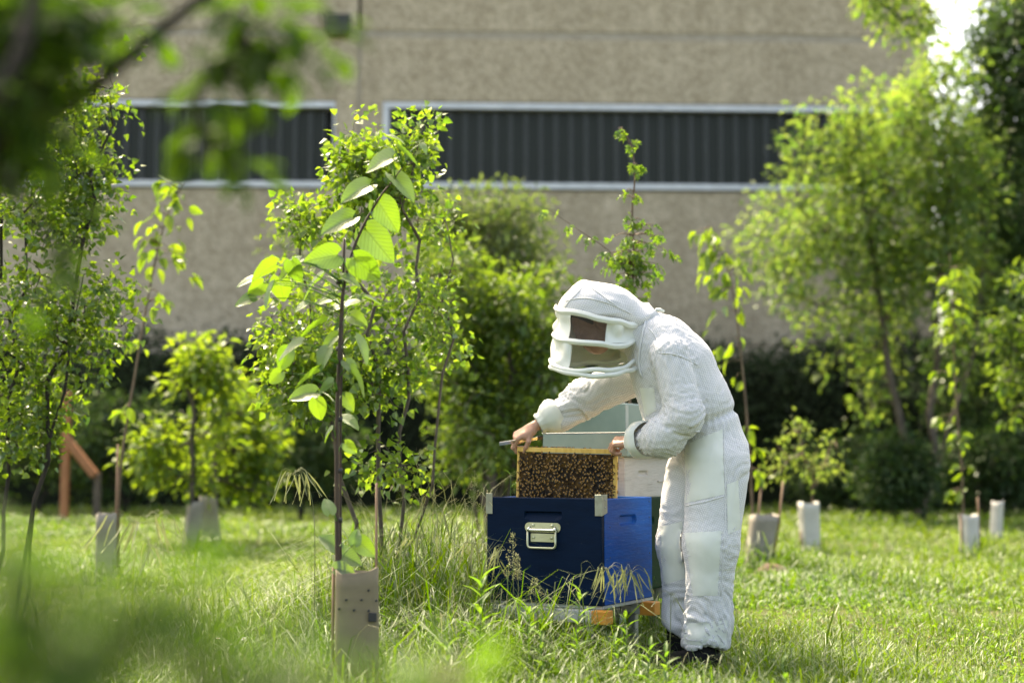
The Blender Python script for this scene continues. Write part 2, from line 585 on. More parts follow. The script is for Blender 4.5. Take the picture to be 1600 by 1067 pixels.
LEAF_DELTA = (np.array([[0, 0, 0], [.10, .46, .10], [.18, 0, 0], [.10, -.46, .10], [.50, .34, .06], [.50, 0, -.02], [.50, -.34, .06], [1, 0, -.12]], float),
              np.array([[0, 2, 1], [0, 3, 2], [1, 2, 5], [1, 5, 4], [3, 6, 5], [3, 5, 2], [4, 5, 7], [5, 6, 7]]))
LEAF_MAPLE = (np.array([[0, 0, 0], [.30, 0, 0], [.05, .30, .05], [.22, .62, -.06], [.38, .24, .06], [.72, .42, -.04], [.66, .12, .03], [1, 0, -.14],
                        [.66, -.12, .03], [.72, -.42, -.04], [.38, -.24, .06], [.22, -.62, -.06], [.05, -.30, .05]], float),
              np.array([[1, 0, 2], [1, 2, 3], [1, 3, 4], [1, 4, 5], [1, 5, 6], [1, 6, 7], [1, 7, 8], [1, 8, 9], [1, 9, 10], [1, 10, 11], [1, 11, 12], [1, 12, 0]])[:, ::-1])


def leaves_arrays(template, pos, axis, nrm, length, width, rng):
    """one mesh worth of leaves; axis = where the tip points, nrm = rough facing of the blade"""
    tv, tf = template
    n = len(pos)
    a = unit(axis)
    nn = nrm - (nrm * a).sum(1, keepdims=True) * a
    nn = unit(nn)
    s = np.cross(nn, a)
    length = np.broadcast_to(length, (n,))
    width = np.broadcast_to(width, (n,))
    V = pos[:, None, :] + (tv[None, :, 0, None] * length[:, None, None]) * a[:, None, :] \
        + (tv[None, :, 1, None] * width[:, None, None]) * s[:, None, :] \
        + (tv[None, :, 2, None] * length[:, None, None] * rng.uniform(.4, 1.6, n)[:, None, None]) * nn[:, None, :]
    F = tf[None] + (np.arange(n) * len(tv))[:, None, None]
    r = np.repeat(rng.random(n), len(tv))
    return V.reshape(-1, 3), F.reshape(-1, 3), r


def sample_clumps(rng, clumps, n, gap=0.0, seed=0, gap_scale=2.2):
    """points inside ellipsoids (center, radii, weight), pushed outwards, with gaps cut by noise"""
    w = np.array([c[2] for c in clumps], float)
    w /= w.sum()
    out = []
    while sum(len(o) for o in out) < n:
        k = rng.choice(len(clumps), n * 2, p=w)
        d = unit(rng.normal(size=(n * 2, 3)))
        r = rng.random(n * 2) ** .45
        C = np.array([clumps[i][0] for i in range(len(clumps))])[k]
        R = np.array([clumps[i][1] for i in range(len(clumps))])[k]
        p = C + d * r[:, None] * R * (1 + .22 * vnoise(d * 2.5 + k[:, None] * 7.3, seed)[:, None])
        if gap:
            p = p[vnoise(p * gap_scale, seed + 11) > gap - 1]
        out.append(p)
    return np.concatenate(out)[:n]


def grow(rng, trunks, tips, tip_r=.003, up=.25, wobble=.06):
    """branches: each tip joins the nearest point of the skeleton grown so far; radii by the pipe rule"""
    pts, par = [], []
    for tr in trunks:
        prev = -1
        for p in tr:
            pts.append(np.array(p, float))
            par.append(prev)
            prev = len(pts) - 1
    ntr = len(pts)
    A = np.array(pts)
    order = np.argsort(np.min(np.linalg.norm(tips[:, None] - A[None], axis=2), axis=1))
    ends = []
    buf = np.zeros((ntr + len(tips) * 4, 3))
    buf[:ntr] = A
    cnt = ntr
    for t in tips[order]:
        d = np.linalg.norm(buf[:cnt] - t, axis=1) + up * np.maximum(0, buf[:cnt, 2] - t[2] + .02)
        i = int(np.argmin(d))
        p0 = buf[i]
        ln = np.linalg.norm(t - p0)
        k = 3 if ln > .25 else 2
        prev = i
        for j in range(1, k + 1):
            f = j / k
            p = p0 * (1 - f) + t * f + (rng.normal(size=3) * wobble * ln * .5 + np.array([0, 0, .10 * ln])) * math.sin(math.pi * f)
            buf[cnt] = p
            par.append(prev)
            prev = cnt
            cnt += 1
        ends.append(prev)
    buf = buf[:cnt]
    par = np.array(par)
    acc = np.zeros(cnt)
    acc[ends] = tip_r ** 2.4
    for i in range(cnt - 1, -1, -1):
        if acc[i] == 0:
            acc[i] = tip_r ** 2.4
        if par[i] >= 0:
            acc[par[i]] += acc[i]
    rad = acc ** (1 / 2.4)
    return buf, par, rad, ends, ntr


def branch_mesh(name, buf, par, rad, mat, parent, cap=None, sides=5):
    if cap:
        rad = np.minimum(rad, cap)
    i = np.nonzero(par >= 0)[0]
    p0, p1 = buf[par[i]], buf[i]
    r0, r1 = np.minimum(rad[par[i]], rad[i] * 1.6), rad[i]
    d = unit(p1 - p0)
    ref = np.where(np.abs(d[:, 2:3]) < .9, np.array([[0, 0, 1.0]]), np.array([[1.0, 0, 0]]))
    u = unit(np.cross(d, ref))
    w = np.cross(u, d)
    a = np.linspace(0, 2 * np.pi, sides, endpoint=False)
    ring = np.cos(a)[None, :, None] * u[:, None] + np.sin(a)[None, :, None] * w[:, None]
    V = np.concatenate([p0[:, None] + ring * r0[:, None, None], p1[:, None] + d[:, None] * (r1 * .5)[:, None, None] + ring * r1[:, None, None]], 1)
    k = np.arange(sides)
    k2 = (k + 1) % sides
    q = np.stack([k, k2, sides + k2, sides + k], 1)
    Q = q[None] + (np.arange(len(i)) * sides * 2)[:, None, None]
    return part(name, V.reshape(-1, 3), parent, None, Q.reshape(-1, 4), mat, True)


def foliage_on(rng, buf, par, ends, per, spread, template, length, width, droop=.35, along=.6, face_up=.7):
    """leaves round the outer twigs"""
    e = np.repeat(np.array(ends), per)
    p1 = buf[e]
    p0 = buf[par[e]]
    f = 1 - rng.random(len(e)) * along * 1.3
    tw = unit(p1 - p0)
    off = rng.normal(size=(len(e), 3))
    off /= np.maximum(1, np.linalg.norm(off, axis=1) / 1.8)[:, None]
    pos = p0 * (1 - f)[:, None] + p1 * f[:, None] + off * spread
    axis = unit(off) * .8 + tw * .5 + rng.normal(size=(len(e), 3)) * .45
    axis[:, 2] -= droop
    nrm = rng.normal(size=(len(e), 3)) * (1 - face_up) + np.array([0, 0, 1]) * face_up + off * .25
    ln = length * rng.uniform(.6, 1.2, len(e))
    return leaves_arrays(template, pos, axis, nrm, ln, ln * width, rng)


def woody(name, label, cat, base, trunks, clumps, ntips, per, spread, template, length, width, leafmat, barkmat, seed,
          gap=.0, tip_r=.003, cap=None, trunk_r=None, droop=.35, group=None, gap_scale=2.2, face_up=.7, foliage_name='crown', along=.6):
    rng = np.random.default_rng(seed)
    t = thing(name, label, cat, base, group)
    tips = sample_clumps(rng, clumps, ntips, gap, seed, gap_scale)
    tips[:, 2] = np.maximum(tips[:, 2], .12)
    buf, par, rad, ends, ntr = grow(rng, trunks, tips, tip_r)
    if cap:
        rad = np.minimum(rad, cap)
    if trunk_r:
        k = 0
        for tr in trunks:
            rad[k:k + len(tr)] = np.maximum(rad[k:k + len(tr)], np.linspace(trunk_r, trunk_r * .7, len(tr)))
            k += len(tr)
    branch_mesh('trunk', buf, par, rad, barkmat, t, None, 7 if trunk_r else 5)
    V, F, r = foliage_on(rng, buf, par, ends, per, spread, template, length, width, droop, along, face_up)
    V[:, 2] = np.maximum(V[:, 2], .01)
    f = part(foliage_name, V, t, F, None, leafmat, False, {'rnd': r})
    f['kind'] = 'stuff'
    return t


def EL(px, py, Y, rx, ry, depth, w=None):
    """crown lobe read off the photograph: centre, half-width and half-height in pixels, half-depth in metres"""
    s = M(Y)
    return (P(px, py, Y), np.array([rx * s, depth, ry * s]), w if w else rx * ry)


def stem_path(pts, n=14):
    return spline(np.array(pts), n)


# ------------------------------------------------------------------ hedge along the building
rng = np.random.default_rng(3)


def hedge(name, label, x0, x1, y, h, d, n, seed, mat, leaf=.12):
    rng = np.random.default_rng(seed)
    t = thing(name, label, 'hedge', ((x0 + x1) / 2, y, 0))
    nx_, nz_ = int((x1 - x0) / .3), 12
    us = np.linspace(x0, x1, nx_)
    prof = np.linspace(0, 1, nz_)
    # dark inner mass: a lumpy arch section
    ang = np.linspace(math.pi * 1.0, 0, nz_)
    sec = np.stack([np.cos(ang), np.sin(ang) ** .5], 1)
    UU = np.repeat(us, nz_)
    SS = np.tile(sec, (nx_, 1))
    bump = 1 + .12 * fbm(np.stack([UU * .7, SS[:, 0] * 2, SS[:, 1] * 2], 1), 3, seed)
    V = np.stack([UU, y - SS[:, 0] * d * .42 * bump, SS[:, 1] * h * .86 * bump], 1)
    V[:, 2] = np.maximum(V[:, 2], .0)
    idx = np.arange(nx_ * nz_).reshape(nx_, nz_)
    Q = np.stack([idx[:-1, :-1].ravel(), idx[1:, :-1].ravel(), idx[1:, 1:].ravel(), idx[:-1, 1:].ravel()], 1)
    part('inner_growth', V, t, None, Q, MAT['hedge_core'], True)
    u = rng.uniform(x0, x1, n)
    a = rng.uniform(0.02, math.pi * .8, n)
    s2 = np.stack([np.cos(a), np.sin(a) ** .5], 1)
    r = 1 + .14 * fbm(np.stack([u * .7, s2[:, 0] * 2, s2[:, 1] * 2], 1), 3, seed) + rng.normal(size=n) * .05
    pos = np.stack([u, y - s2[:, 0] * d * .5 * r, s2[:, 1] * h * .93 * r + rng.normal(size=n) * .05], 1)
    pos[:, 2] = np.maximum(pos[:, 2], .05)
    nr = np.stack([rng.normal(size=n) * .6, -s2[:, 0] + rng.normal(size=n) * .5, s2[:, 1] + rng.normal(size=n) * .5], 1)
    ax = rng.normal(size=(n, 3))
    ln = leaf * rng.uniform(.6, 1.3, n)
    V, F, rr = leaves_arrays(LEAF_SIMPLE, pos, ax, nr, ln, ln * .55, rng)
    f = part('foliage', V, t, F, None, mat, False, {'rnd': rr})
    f['kind'] = 'stuff'
    return t


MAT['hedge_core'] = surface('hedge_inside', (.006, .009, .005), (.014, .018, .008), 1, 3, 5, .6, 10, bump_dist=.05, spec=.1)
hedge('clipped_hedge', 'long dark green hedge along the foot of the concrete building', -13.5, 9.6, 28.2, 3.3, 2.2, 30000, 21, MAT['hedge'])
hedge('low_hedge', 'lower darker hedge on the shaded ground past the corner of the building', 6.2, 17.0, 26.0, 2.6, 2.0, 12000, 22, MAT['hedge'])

# ------------------------------------------------------------------ trees and shrubs of the background
def ground_line(px, Y, px2, py2, n=8, bend=0.0, rng=None):
    a, b = G(px, Y), P(px2, py2, Y)
    f = np.linspace(0, 1, n)[:, None]
    p = a * (1 - f) + b * f
    p[:, 0] += bend * np.sin(np.pi * f[:, 0])
    if rng is not None:
        p[1:-1] += rng.normal(size=(n - 2, 3)) * .02 * np.linalg.norm(b - a) * .5
    return p


R0 = np.random.default_rng(77)
# large loose tree on the right
Y = 27.5
woody('dense_tree', 'dense dark tree just right of the building corner, lower than the tallest one', 'tree', G(1580, Y),
      [ground_line(1580, Y, 1570, 240, 10, 0, R0), ground_line(1585, Y, 1660, 260, 10, 0, R0)],
      [EL(1570, 330, Y, 90, 140, 1.5), EL(1530, 480, Y, 60, 150, 1.2), EL(1640, 300, Y, 90, 150, 1.5), EL(1600, 560, Y, 120, 140, 1.5), EL(1540, 220, Y, 50, 70, .8, 5000)],
      520, 30, .20, LEAF_SIMPLE, .17, .6, MAT['dark'], MAT['darkbark'], 105, tip_r=.008, cap=.2)
Y = 21.0
woody('broad_tree', 'large light green tree with a forked trunk in front of the building corner', 'tree', G(1440, Y),
      [ground_line(1440, Y, 1438, 660, 6, 0, R0), ground_line(1440, Y, 1360, 330, 12, -.1, R0), ground_line(1442, Y, 1475, 240, 12, .1, R0), ground_line(1440, Y, 1545, 330, 10, .2, R0)],
      [EL(1360, 330, Y, 130, 120, 1.3), EL(1250, 400, Y, 110, 110, 1.1, 12500), EL(1400, 210, Y, 120, 80, 1.1, 10500), EL(1430, 260, Y, 120, 110, 1.2), EL(1470, 330, Y, 100, 120, 1.2), EL(1300, 230, Y, 80, 60, .8, 4500),
       EL(1320, 520, Y, 95, 80, 1.0, 5500), EL(1530, 470, Y, 70, 80, 1.0, 3500), EL(1390, 590, Y, 70, 50, .9, 3500), EL(1340, 640, Y, 50, 36, .7, 1300), EL(1455, 600, Y, 50, 50, .8, 2200), EL(1400, 430, Y, 110, 100, 1.2), EL(1190, 310, Y, 40, 45, .5, 1500), EL(1460, 130, Y, 70, 70, .8, 4000)],
      500, 28, .19, LEAF_OVATE, .122, .54, MAT['bigtree'], MAT['bark'], 101, gap=.80, tip_r=.006, cap=.14, gap_scale=1.3)
Y = 22.5
woody('tall_dark_tree', 'tall dark green tree rising past the building corner against the sky', 'tree', G(1640, Y),
      [ground_line(1640, Y, 1600, -60, 14, 0, R0), ground_line(1640, Y, 1700, 50, 10, 0, R0)],
      [EL(1590, 120, Y, 110, 130, 1.4), EL(1650, -60, Y, 130, 120, 1.4), EL(1560, 330, Y, 100, 150, 1.4), EL(1640, 450, Y, 120, 160, 1.5), EL(1555, 50, Y, 55, 70, .8, 4500), EL(1540, 600, Y, 90, 110, 1.2)],
      620, 30, .19, LEAF_SIMPLE, .15, .55, MAT['dark'], MAT['darkbark'], 102, gap=.85, tip_r=.007, cap=.2, gap_scale=1.2)
Y = 17.0
woody('overhanging_tree', 'yellow-green leafy branches entering at the top above the building corner', 'tree', G(1720, Y),
      [np.concatenate([ground_line(1720, Y, 1700, 100, 8), [P(1600, -40, Y), P(1500, -60, Y), P(1400, -40, Y)]])],
      [EL(1395, 10, Y, 70, 40, .6), EL(1360, -10, Y, 50, 30, .5), EL(1440, 40, Y, 60, 35, .5), EL(1560, -60, Y, 120, 60, .9), EL(1700, 20, Y, 60, 120, .8)],
      110, 20, .12, LEAF_SIMPLE, .11, .5, MAT['bigtree'], MAT['bark'], 103, tip_r=.006, cap=.1)
Y = 14.5
woody('leafy_shrub', 'bright green shrub at the edge of the picture beside the dark tree', 'shrub', G(1660, Y),
      [ground_line(1660, Y, 1625, 450, 8, 0, R0), ground_line(1660, Y, 1610, 560, 8, 0, R0)],
      [EL(1605, 440, Y, 40, 40, .5), EL(1585, 520, Y, 36, 30, .4, 900), EL(1640, 540, Y, 60, 80, .7), EL(1580, 580, Y, 40, 25, .4, 700), EL(1610, 640, Y, 40, 30, .4, 900)],
      100, 18, .09, LEAF_OVATE, .10, .5, MAT['shrub'], MAT['bark'], 104, tip_r=.004, cap=.05)
# undergrowth in the shade of the building
for k, (px, Y, cy, rx, ry, mat, lab) in enumerate([
        (60, 23.5, 690, 130, 100, 'shrub', 'rounded mid green shrub behind the orange timber post'),
        (195, 23.0, 690, 90, 95, 'dark', 'dark shrub between the orange post and the bright bush'),
        (470, 21.0, 690, 90, 90, 'dark', 'dark shrub behind the thin poplar sapling'),
        (1330, 23.5, 730, 90, 60, 'dark', 'low dark shrub left of the forked trunk'),
        (1540, 22.0, 720, 90, 75, 'dark', 'low dark shrub right of the forked trunk'),
        (1400, 20.0, 730, 55, 45, 'dark', 'small dark shrub at the foot of the forked trunk')]):
    woody('background_shrub', lab, 'shrub', G(px, Y), [ground_line(px, Y, px - 20, cy - 20, 5, 0, R0), ground_line(px, Y, px + 25, cy, 5, 0, R0)],
          [EL(px, cy, Y, rx, ry, rx * M(Y) * .8), EL(px - rx * .5, cy + 25, Y, rx * .6, ry * .7, .6), EL(px + rx * .5, cy + 15, Y, rx * .6, ry * .8, .6)],
          140, 22, .13, LEAF_SIMPLE, .12, .55, MAT[mat], MAT['darkbark'], 110 + k, tip_r=.005, cap=.05, group='shrubs along the shaded edge of the lawn')
# shrubs behind the hives
Y = 17.5
woody('tall_shrub', 'tall soft green shrub rising to the window behind the hives', 'shrub', G(770, Y),
      [ground_line(770, Y, 740, 330, 9, 0, R0), ground_line(772, Y, 800, 340, 9, 0, R0), ground_line(768, Y, 700, 420, 9, 0, R0)],
      [EL(745, 350, Y, 75, 65, .9), EL(800, 365, Y, 75, 60, .9), EL(760, 430, Y, 130, 90, 1.1), EL(700, 360, Y, 40, 50, .6, 2500), EL(470, 370, Y, 40, 55, .4, 900), EL(780, 560, Y, 120, 110, 1.1), EL(850, 440, Y, 40, 50, .5, 2000)],
      360, 22, .14, LEAF_SIMPLE, .10, .54, MAT['dull'], MAT['bark'], 121, gap=.85, tip_r=.004, cap=.06)
Y = 12.8
woody('flushed_shrub', 'broad green shrub with reddish young tips right behind the hives', 'shrub', G(770, Y),
      [ground_line(770, Y, 720, 460, 8, 0, R0), ground_line(775, Y, 800, 460, 8, 0, R0), ground_line(765, Y, 850, 520, 8, 0, R0), ground_line(765, Y, 690, 560, 8, 0, R0)],
      [EL(740, 500, Y, 90, 100, .8), EL(815, 500, Y, 75, 90, .8), EL(770, 620, Y, 130, 110, .9), EL(720, 680, Y, 100, 80, .8), EL(850, 600, Y, 60, 100, .7), EL(700, 430, Y, 55, 60, .5, 2600), EL(880, 470, Y, 30, 55, .4, 1300)],
      330, 24, .11, LEAF_OVATE, .095, .54, MAT['shrub'], MAT['bark'], 122, gap=.9, tip_r=.0035, cap=.05)
# bush with two guards, left
Y = 13.8
woody('bushy_tree', 'low bright yellow-green bushy tree growing out of the narrow grey guard', 'tree', G(299, Y),
      [ground_line(299, Y, 300, 620, 8, 0, R0)],
      [EL(280, 630, Y, 30, 50, .3), EL(318, 566, Y, 30, 30, .3, 900), EL(340, 610, Y, 40, 40, .4), EL(258, 690, Y, 34, 34, .3, 1500), EL(330, 680, Y, 60, 40, .4), EL(235, 735, Y, 26, 14, .2, 450), EL(290, 745, Y, 55, 26, .3, 1500), EL(220, 700, Y, 26, 26, .3, 600), EL(290, 560, Y, 14, 14, .2, 200)],
      150, 11, .10, LEAF_OVATE, .105, .56, MAT['cherry'], MAT['bark'], 123, gap=.85, tip_r=.004, cap=.03)
woody('bushy_tree', 'low spreading bushy tree growing out of the wide grey guard', 'tree', G(331, Y + .8),
      [ground_line(331, Y + .8, 345, 610, 8, 0, R0)],
      [EL(375, 640, Y + 1.2, 36, 46, .4), EL(410, 690, Y + 1.2, 56, 30, .4), EL(350, 710, Y + 1.2, 60, 34, .4), EL(380, 750, Y + 1.2, 80, 24, .3, 1700), EL(455, 665, Y + 1.2, 30, 20, .2, 500), EL(370, 590, Y + 1.2, 16, 16, .2, 200)],
      150, 11, .11, LEAF_OVATE, .110, .56, MAT['cherry'], MAT['bark'], 126, gap=.85, tip_r=.004, cap=.03)
# small sapling bush with guard, right
Y = 14.0
woody('young_fruit_tree', 'small pale leafy young tree rising from the light guard on the right lawn', 'tree', G(1266, Y),
      [ground_line(1266, Y, 1272, 720, 6, 0, R0), np.array([P(1275, 760, Y), P(1255, 710, Y), P(1248, 670, Y)]), np.array([P(1275, 760, Y), P(1290, 720, Y), P(1300, 690, Y)])],
      [EL(1248, 675, Y, 18, 36, .2), EL(1222, 705, Y, 36, 16, .3), EL(1296, 690, Y, 22, 26, .25), EL(1280, 730, Y, 50, 16, .3), EL(1210, 740, Y, 25, 18, .2, 350)],
      46, 8, .07, LEAF_OVATE, .062, .5, MAT['bigtree'], MAT['twig'], 124, tip_r=.004, cap=.016)

# ------------------------------------------------------------------ small-leaved poplars
Y = 7.6
woody('poplar', 'thin-stemmed small-leaved poplar filling the left edge', 'tree', G(-10, Y),
      [ground_line(-10, Y, 40, 330, 12, 0, R0), ground_line(20, Y, 170, 140, 14, .0, R0), ground_line(-30, Y, 10, 120, 12, 0, R0), ground_line(30, Y, 130, 430, 10, .0, R0), ground_line(-60, Y, -60, 250, 8)],
      [EL(215, 100, Y, 55, 34, .22, 1700), EL(160, 165, Y, 55, 60, .3, 2200), EL(90, 210, Y, 80, 100, .4), EL(60, 360, Y, 100, 120, .5), EL(150, 300, Y, 70, 90, .35, 4200), EL(80, 510, Y, 110, 100, .5), EL(170, 480, Y, 60, 80, .3, 3000), EL(40, 640, Y, 70, 90, .4), EL(20, 100, Y, 60, 90, .4), EL(-60, 400, Y, 70, 200, .4, 6000)],
      1000, 7, .055, LEAF_DELTA, .042, .92, MAT['leftpoplar'], MAT['darkbark'], 131, gap=.80, tip_r=.0011, cap=.016, gap_scale=3.0, face_up=.40, along=.9)
Y = 7.4
woody('poplar', 'bushy small-leaved poplar right behind the large-leaved sapling', 'tree', G(598, Y),
      [ground_line(590, Y, 545, 230, 16, .06, R0), ground_line(600, Y, 655, 215, 16, .05, R0), ground_line(596, Y, 470, 350, 12, -.05, R0), ground_line(604, Y, 700, 360, 12, .1, R0)],
      [EL(546, 225, Y, 18, 46, .12, 800), EL(552, 270, Y, 34, 40, .18, 1300), EL(660, 205, Y, 22, 26, .12, 600), EL(645, 250, Y, 34, 44, .18, 1400), EL(590, 290, Y, 60, 70, .25), EL(470, 340, Y, 45, 30, .2, 1300), EL(550, 400, Y, 95, 70, .35), EL(655, 330, Y, 65, 60, .3, 3500), EL(700, 350, Y, 35, 30, .2, 700),
       EL(520, 500, Y, 100, 80, .35), EL(630, 470, Y, 85, 80, .35), EL(560, 600, Y, 120, 80, .4), EL(680, 570, Y, 60, 70, .3, 4000), EL(450, 570, Y, 50, 80, .3, 3600), EL(460, 450, Y, 40, 40, .25, 1500), EL(610, 700, Y, 90, 60, .35, 4500), EL(690, 660, Y, 40, 40, .25, 1100)],
      980, 7, .066, LEAF_DELTA, .045, .92, MAT['poplar'], MAT['bark'], 132, gap=.82, tip_r=.0011, cap=.012, gap_scale=3.0, face_up=.42, along=.9)


# ------------------------------------------------------------------ saplings with leaves one by one
def leaf_mesh(name, nt_, ns_, profile, fold, curl, ripple, mat, lobes=0.0, seed=0):
    t = np.linspace(0, 1, nt_)
    s = np.linspace(-1, 1, ns_)
    T, S = np.meshgrid(t, s, indexing='ij')
    w = profile(T)
    x = T - lobes * np.abs(S) ** 1.6 * (1 - T) ** 2
    y = S * w
    z = fold * np.abs(S) * w * 2 - curl * T ** 2 + ripple * np.cos(2 * np.pi * (T * 5 - np.abs(S) * 1.6)) * np.abs(S) ** .5 * w * 2
    rs = np.random.default_rng(seed)
    z = z + .02 * vnoise(np.stack([T * 3, S * 2, T * 0 + seed], -1), seed)
    V = np.stack([x, y, z], -1).reshape(-1, 3)
    idx = np.arange(nt_ * ns_).reshape(nt_, ns_)
    Q = np.stack([idx[:-1, :-1].ravel(), idx[1:, :-1].ravel(), idx[1:, 1:].ravel(), idx[:-1, 1:].ravel()], 1)
    return mesh_data(name, V, None, Q, [mat], None, True, {'rnd': np.full(len(V), rs.random() * .6)})


def put_leaf(me, parent, pos, axis, nrm, size, wide=1.0):
    a = unit(axis)
    n = unit(nrm - np.dot(nrm, a) * a)
    s = np.cross(n, a)
    base = origin_of(parent)
    m = Matrix(((a[0] * size, s[0] * size * wide, n[0] * size, pos[0] - base[0]),
                (a[1] * size, s[1] * size * wide, n[1] * size, pos[1] - base[1]),
                (a[2] * size, s[2] * size * wide, n[2] * size, pos[2] - base[2]), (0, 0, 0, 1)))
    o = bpy.data.objects.new('leaf', me)
    COL.objects.link(o)
    o.parent = parent
    o.matrix_basis = m
    return o


heart = lambda T: .47 * np.sin(np.pi * np.clip(T * .985 + .015, 0, 1) ** .62) ** .75 + .01
lance = lambda T: .26 * np.sin(np.pi * T ** .8) + .008
LIME = [leaf_mesh('lime_leaf', 13, 9, heart, .14, .16, .007, MAT['lime'], .16, s) for s in (1, 2, 3)]
CHERRY = [leaf_mesh('cherry_leaf', 7, 5, lance, .25, .22, .0, MAT['cherry'], .0, s) for s in (4, 5, 6)]
MAPLE = [mesh_data('maple_leaf', LEAF_MAPLE[0] * [1, .9, 1.3], LEAF_MAPLE[1], None, [MAT['maple']], None, False, {'rnd': np.full(13, q)}) for q in (.1, .4, .7)]

# large-leaved lime sapling in front
Y = 5.25
MAT['stake'] = surface('bamboo_stake', (.16, .085, .045), (.26, .16, .085), .6, 30, 4, .3, 100, stretch=(1, 1, .15))
lime = thing('lime_sapling', 'slender sapling with big heart-shaped leaves standing in the nearest guard', 'sapling', G(538, Y))
main = stem_path([G(530, Y), P(527, 860, Y), P(526, 760, Y), P(527, 640, Y), P(532, 520, Y), P(537, 450, Y), P(552, 390, Y), P(572, 345, Y), P(596, 305, Y), P(612, 285, Y), P(628, 262, Y)], 60)
rad = np.interp(np.linspace(0, 1, 60), [0, .5, .8, 1], [.0090, .0065, .004, .002])
tube('stem', main, rad, MAT['redbark'], lime, 8)
pet = []
RL = np.random.default_rng(8)
# (x, y of the leaf centre, length in pixels, image direction of the tip in degrees (0 right, 90 down), side tilt, brightness)
lime_leaves = [(590, 256, 64, 165, .9), (630, 292, 66, 45, -.35), (556, 300, 64, 150, .55), (606, 338, 68, 55, -.2), (527, 350, 66, 155, .35), (592, 383, 80, 50, .1), (503, 403, 64, 165, .15), (573, 420, 66, 40, .1),
               (640, 244, 50, 35, .7), (619, 218, 36, 15, .9), (662, 232, 26, 60, .1),
               (412, 424, 56, 150, .9), (388, 440, 46, 165, .5), (384, 470, 42, 160, -.1), (420, 462, 50, 115, -.15), (440, 452, 52, 80, -.1), (452, 421, 52, 140, .8), (487, 449, 62, 135, .9), (462, 424, 44, 70, .2), (400, 452, 40, 140, .2),
               (536, 479, 54, 170, .95), (488, 512, 64, 155, .9), (566, 546, 60, 60, .7), (452, 548, 54, 150, .5), (444, 562, 46, 120, -.1), (472, 617, 52, 170, -.2), (498, 640, 42, 80, -.3), (562, 598, 60, 55, .8), (480, 590, 60, 150, .7), (506, 560, 46, 110, .0), (548, 660, 40, 30, .4),
               (560, 500, 40, 30, .2), (508, 470, 36, 170, .5), (550, 440, 40, 20, .6), (515, 535, 40, 140, .1), (548, 575, 36, 50, .5), (508, 605, 36, 150, .4), (545, 630, 34, 60, .1), (512, 680, 32, 130, .3), (548, 700, 30, 40, .5), (585, 470, 34, 20, .4), (470, 480, 34, 160, .3), (430, 590, 34, 140, .3),
               (512, 790, 34, 250, .0), (514, 846, 44, 215, -.6), (545, 872, 52, 20, -.8), (572, 856, 46, 40, -.7), (556, 838, 32, 280, .2), (540, 892, 44, 10, .5)]
for (lx, ly, ll, ang, tilt) in lime_leaves:
    dY = RL.uniform(-.12, .12)
    a2 = math.radians(ang)
    size = ll * M(Y) * .86
    depth_dir = RL.uniform(-.6, .5)
    axis = np.array([math.cos(a2), depth_dir, -math.sin(a2)])
    c = P(lx, ly, Y + dY)
    pos = c - unit(axis) * size * .48
    # tilt > 0: upper face towards the sky, < 0: facing the viewer
    up = np.array([0, 0, 1.0])
    side = np.cross(unit(axis), np.array([0, 1.0, 0]))
    if side[2] < 0:
        side = -side
    nrm = side * max(tilt, 0) + np.array([0, -1.0, 0.25]) * (1 - abs(tilt)) + np.array([0, -.75, .7]) * max(-tilt, 0) + RL.normal(size=3) * .28
    put_leaf(LIME[RL.integers(3)], lime, pos, axis, nrm, size, .80)
    i = np.argmin(np.linalg.norm(main - (pos + np.array([0, 0, -.05])), axis=1))
    q = main[i]
    mid = (q + pos) / 2 + np.array([0, 0, .02])
    if np.linalg.norm(q - pos) < .5:
        pet.append((spline([q, mid, pos + unit(axis) * size * .02], 6), np.linspace(.0028, .0015, 6)))
for q in pet:
    tube('petiole', q[0], q[1], MAT['weed'], lime, 5)
pole = stem_path([G(533, Y + .03), P(532, 700, Y + .03), P(535, 500, Y + .03), P(538, 372, Y + .03)], 16)
o = tube('bamboo_pole', pole, .0048, MAT['redbark'], None, 8)
tag(o, 'thin brown bamboo pole tied along the large-leaved sapling', 'stake')
ties = []
for py in (440, 545, 655, 735, 812):
    c = P(530, py, Y + .01)
    ties.append((np.array([c + [0, 0, -.010], c + [0, 0, .008]]), .0125))
for q in ties:
    tube('tie', q[0], q[1], MAT['black'], lime, 10)


